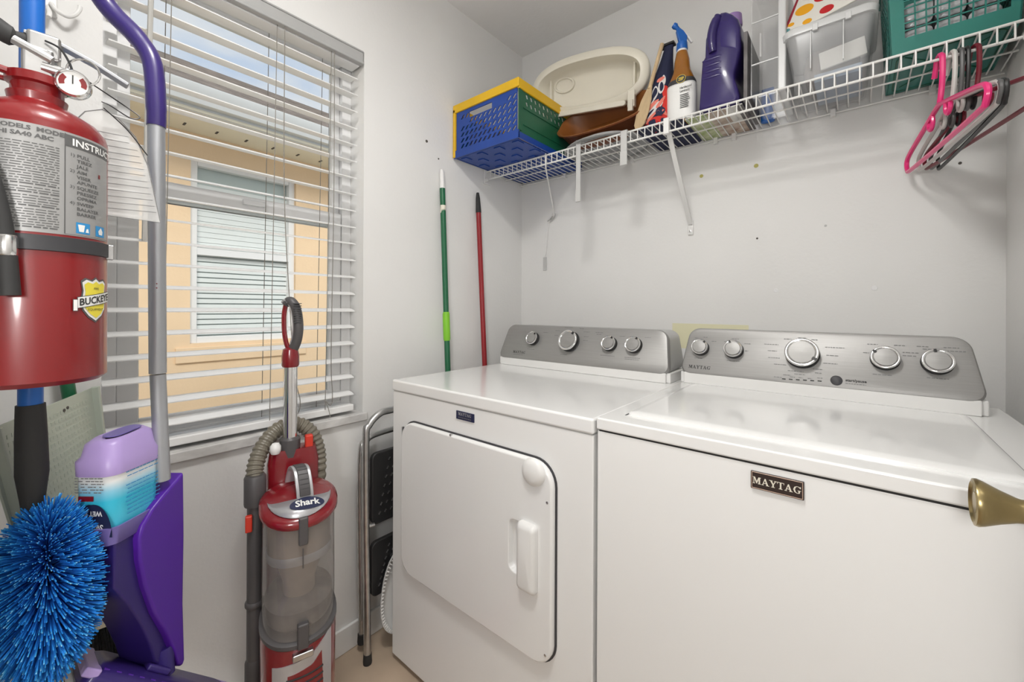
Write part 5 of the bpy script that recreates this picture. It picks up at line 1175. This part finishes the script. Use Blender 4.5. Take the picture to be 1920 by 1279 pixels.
hx = V((.14, .74, -.66)).normalized(); hy = V((-.95, 0, -.20)); hy = (hy-hx*hy.dot(hx)).normalized(); hn = hx.cross(hy)
HMm = basis(nk+V((0, 0, -.012)), hx, hy, hn)
hdm = MB().loft([[HMm@V((x_, y_, h_)) for x_, y_ in rrect(-.135+i_, .135-i_, -.060+i_, .060-i_, .016)] for i_, h_ in ((.0, -.024), (0, -.010), (.004, -.004), (.018, .004))]).build('mop_head', 'purple', mo, ang=40)
MB().box(-.045, -.020, .003, -.004, .020, .014, HMm).build('head_socket', 'purple', hdm, bevel=.004)
for s in (-1, 1): MB().box(s*.130-.012, -.058, -.012, s*.130+.012, .058, .001, HMm).build('end_grip', 'lavender', hdm, bevel=.003)
for i in range(12): MB().box(-.115+.019*i, -.048, -.001, -.107+.019*i, -.040, .0018, HMm@Matrix.Rotation(.0, 4, 'Z')).build('tread_mark', 'purple_panel', hdm)
MB().loft([[HMm@V((x_, y_, h_)) for x_, y_ in rrect(-.140, .140, -.066, .066, .02)] for h_ in (-.036, -.025)]).build('cleaning_pad', 'white_print', hdm, bevel=.004)

bo_ = thing('cleaner_bottle', (A0+Bk*.045+Lf*.034+V((0, 0, cz-.02))), 'lavender and white cleaner bottle standing upside down in the purple mop', 'bottle')
def brg(i_, z_, t0=0): return [A0+Bk*x_+Lf*y_+V((0, 0, z_+t0*x_)) for x_, y_ in rrect(-.001+i_, .095-i_, .001+i_, .067-i_, .020, 7)]
zl0, zl1, zl2 = side(215, 1000)[1], side(215, 893)[1], side(215, 832)[1]
MB().loft([brg(.004, zl0-.02), brg(.001, zl0), brg(.0, zl1)], True, False).build('label', ramp_mat('bottle_label', 'Z', [(zl0-(cz-.02)-.02, (.10, .55, .72)), (zl0+.050-(cz-.02), (.04, .52, .72)), (zl0+.066-(cz-.02), (.25, .60, .78)), (zl0+.082-(cz-.02), (.78, .80, .80)), (zl1-(cz-.02), (.82, .82, .80))], .3), bo_, ang=50)
MB().loft([brg(.0, zl1-.001), brg(-.002, zl1), brg(-.0025, zl1+.022), brg(.002, zl1+.028, .06), brg(.005, zl2-.006, .08), brg(.012, zl2+.001, .08), brg(.022, zl2-.001, .06)]).build('base', 'lavender', bo_, ang=50)
MB().loft([[A0+Bk*x_+Lf*y_+V((0, 0, zl2+.0015+.08*x_+h_)) for x_, y_ in rrect(.024, .080, .020, .048, .012)] for h_ in (.001, -.0005)]).build('base_dent', 'lavender_cup', bo_)
# print on the front face (left) is upside down
FMx = basis(A0+Lf*.033-Bk*.0015+V((0, 0, 0)), -Lf, (0, 0, 1), -Bk)
mb = MB(); arc = [(.030*math.cos(a_), zl0-.004+.052*math.sin(a_)) for a_ in [PI*i/20 for i in range(21)]]
mb.sheet([(x_+.004 if x_ > 0 else x_, y_) for x_, y_ in arc], FMx, .0002); lg = mb.build('brand_patch', 'navy', bo_)
UD = FMx@Matrix.Rotation(PI, 4, 'Z')
mb = MB(); put_text(mb, 'Swiffer', .014, FMx@T((.020, zl0+.016, .0008))@Matrix.Rotation(PI, 4, 'Z'), bold=.0003, sx=.85); put_text(mb, 'WET JET', .0105, FMx@T((.018, zl0+.037, .0008))@Matrix.Rotation(PI, 4, 'Z'), bold=.0004, sx=.9)
mb.build('lettering', 'white_print', lg, flat=True)
MB().box(-.020, zl0+.053, .0003, .004, zl0+.061, .0008, FMx).build('red_flash', 'ext_red', bo_)
mb = MB()
for j in range(6):
    s_ = -.026
    while s_ < .018:
        l_ = random.uniform(.003, .008); mb.box(s_, zl0+.066+.0045*j, .0003, min(.02, s_+l_), zl0+.0675+.0045*j, .0006, FMx); s_ += l_+.0015+(.004 if random.random() < .3 else 0)
mb.build('small_print', 'grey_print', bo_, flat=True, kind='stuff')
mb = MB(); SMo = basis(A0, Bk, (0, 0, 1), -Lf)
for j in range(11):
    s_ = .022+random.uniform(0, .004); zz = zl0+.020+.0068*j+(.008 if j > 7 else 0)
    while s_ < .086:
        l_ = random.uniform(.004, .011); mb.box(s_, zz, .0002, min(.088, s_+l_), zz+.0013, .0005, SMo); s_ += l_+.0014
mb.build('directions_print', 'sticker_blue', bo_, flat=True, kind='stuff')

# ---------------------------------------------------------------- broom and dustpan behind them
pt = at(128, 730, .872); bh_ = at(198, 1152, .90)
bm_ = thing('broom', (bh_.x, bh_.y, .33), 'green-handled broom with dark grey bristles behind the purple mop', 'broom')
dirb = (bh_-pt).normalized(); topb = pt-dirb*.52
MB().tube([topb, pt, bh_+dirb*-.02], .0115, 14).build('pole', 'green_pole', bm_)
bx_ = V((.35, .90, -.1)); bx_ = (bx_-dirb*bx_.dot(dirb)).normalized(); by_ = dirb.cross(bx_)
BB = basis(bh_, bx_, by_, -dirb)
MB().loft([[BB@V((x_, y_, h_)) for x_, y_ in rrect(-wx, wx+.01, -.018, .018, .012)] for wx, h_ in ((.030, .045), (.055, .028), (.060, .0), (.058, -.018))]).build('head', 'cream_plastic', bm_, ang=50)
mb = MB()
for i in range(900):
    x_ = random.uniform(-.055, .064); y_ = random.uniform(-.015, .015); L_ = .125+.25*(.03-x_)*.5+random.uniform(-.006, .006)
    p0_ = BB@V((x_, y_, -.012)); p1_ = BB@V((x_*1.45+random.uniform(-.006, .006), y_*1.8+random.uniform(-.006, .006), -.012-L_))
    dv = (p1_-p0_); s1 = dv.orthogonal().normalized()*.0011; s2 = s1.cross(dv.normalized()); k0 = len(mb.v)
    for pnt, w_ in ((p0_, 1), (p1_, .6)): mb.v += [pnt+s1*w_, pnt-s1*.5*w_+s2*.87*w_, pnt-s1*.5*w_-s2*.87*w_]
    for e in range(3): mb.f.append((k0+e, k0+(e+1) % 3, k0+3+(e+1) % 3, k0+3+e))
mb.build('bristles', 'bristle_dark', bm_, kind='stuff')

c1, c2 = at(-20, 806, .62), at(174, 727, .90)
pz = (c1.z+c2.z)/2; e1 = (c2-c1); e1.z = 0; LL = e1.length; e1.normalize(); dn = V((.10, .10, -1)).normalized(); dn = (dn-e1*dn.dot(e1)).normalized(); nn_ = dn.cross(e1)
if nn_.x < 0: nn_ = -nn_
dp = thing('dustpan', (c1+c2)/2+V((0, 0, -.30)), 'pale green translucent dustpan hung behind the blue duster', 'dustpan')
PMd = basis(V((c1.x, c1.y, c1.z)), (c2-c1).normalized(), -dn, nn_)
LL = (c2-c1).length
MB().prism([(0, 0), (LL, 0), (LL-.012, -.10), (LL-.03, -.31), (.03, -.31), (.0, -.1)], PMd, -.003, 0).build('blade', 'pan', dp)
MB().prism([(LL-.006, .0), (LL+.002, .002), (LL-.008, -.10), (LL-.026, -.31), (LL-.034, -.31), (LL-.016, -.1)], PMd, -.003, .012).build('side_wall', 'pan', dp, bevel=.002)
MB().prism([(-.002, .0), (.006, .0), (.036, -.31), (.028, -.31)], PMd, -.003, .012).build('side_wall', 'pan', dp, bevel=.002)
mb = MB()
for i in range(22):
    for j in range(22):
        x_ = .035+i*(LL-.07)/21; y_ = -.022-j*.0125
        mb.box(x_-.0035, y_-.0032, 0, x_+.0035, y_+.0032, .0006, PMd)
mb.build('grip_texture', 'pan', dp, kind='stuff', flat=True)
for x_, y_ in ((LL*.62, -.02), (LL*.66, -.018)): MB().prism(ell(x_, y_, .0035, .003, 10), PMd, .0, .0012).build('hang_hole', 'hole', dp)
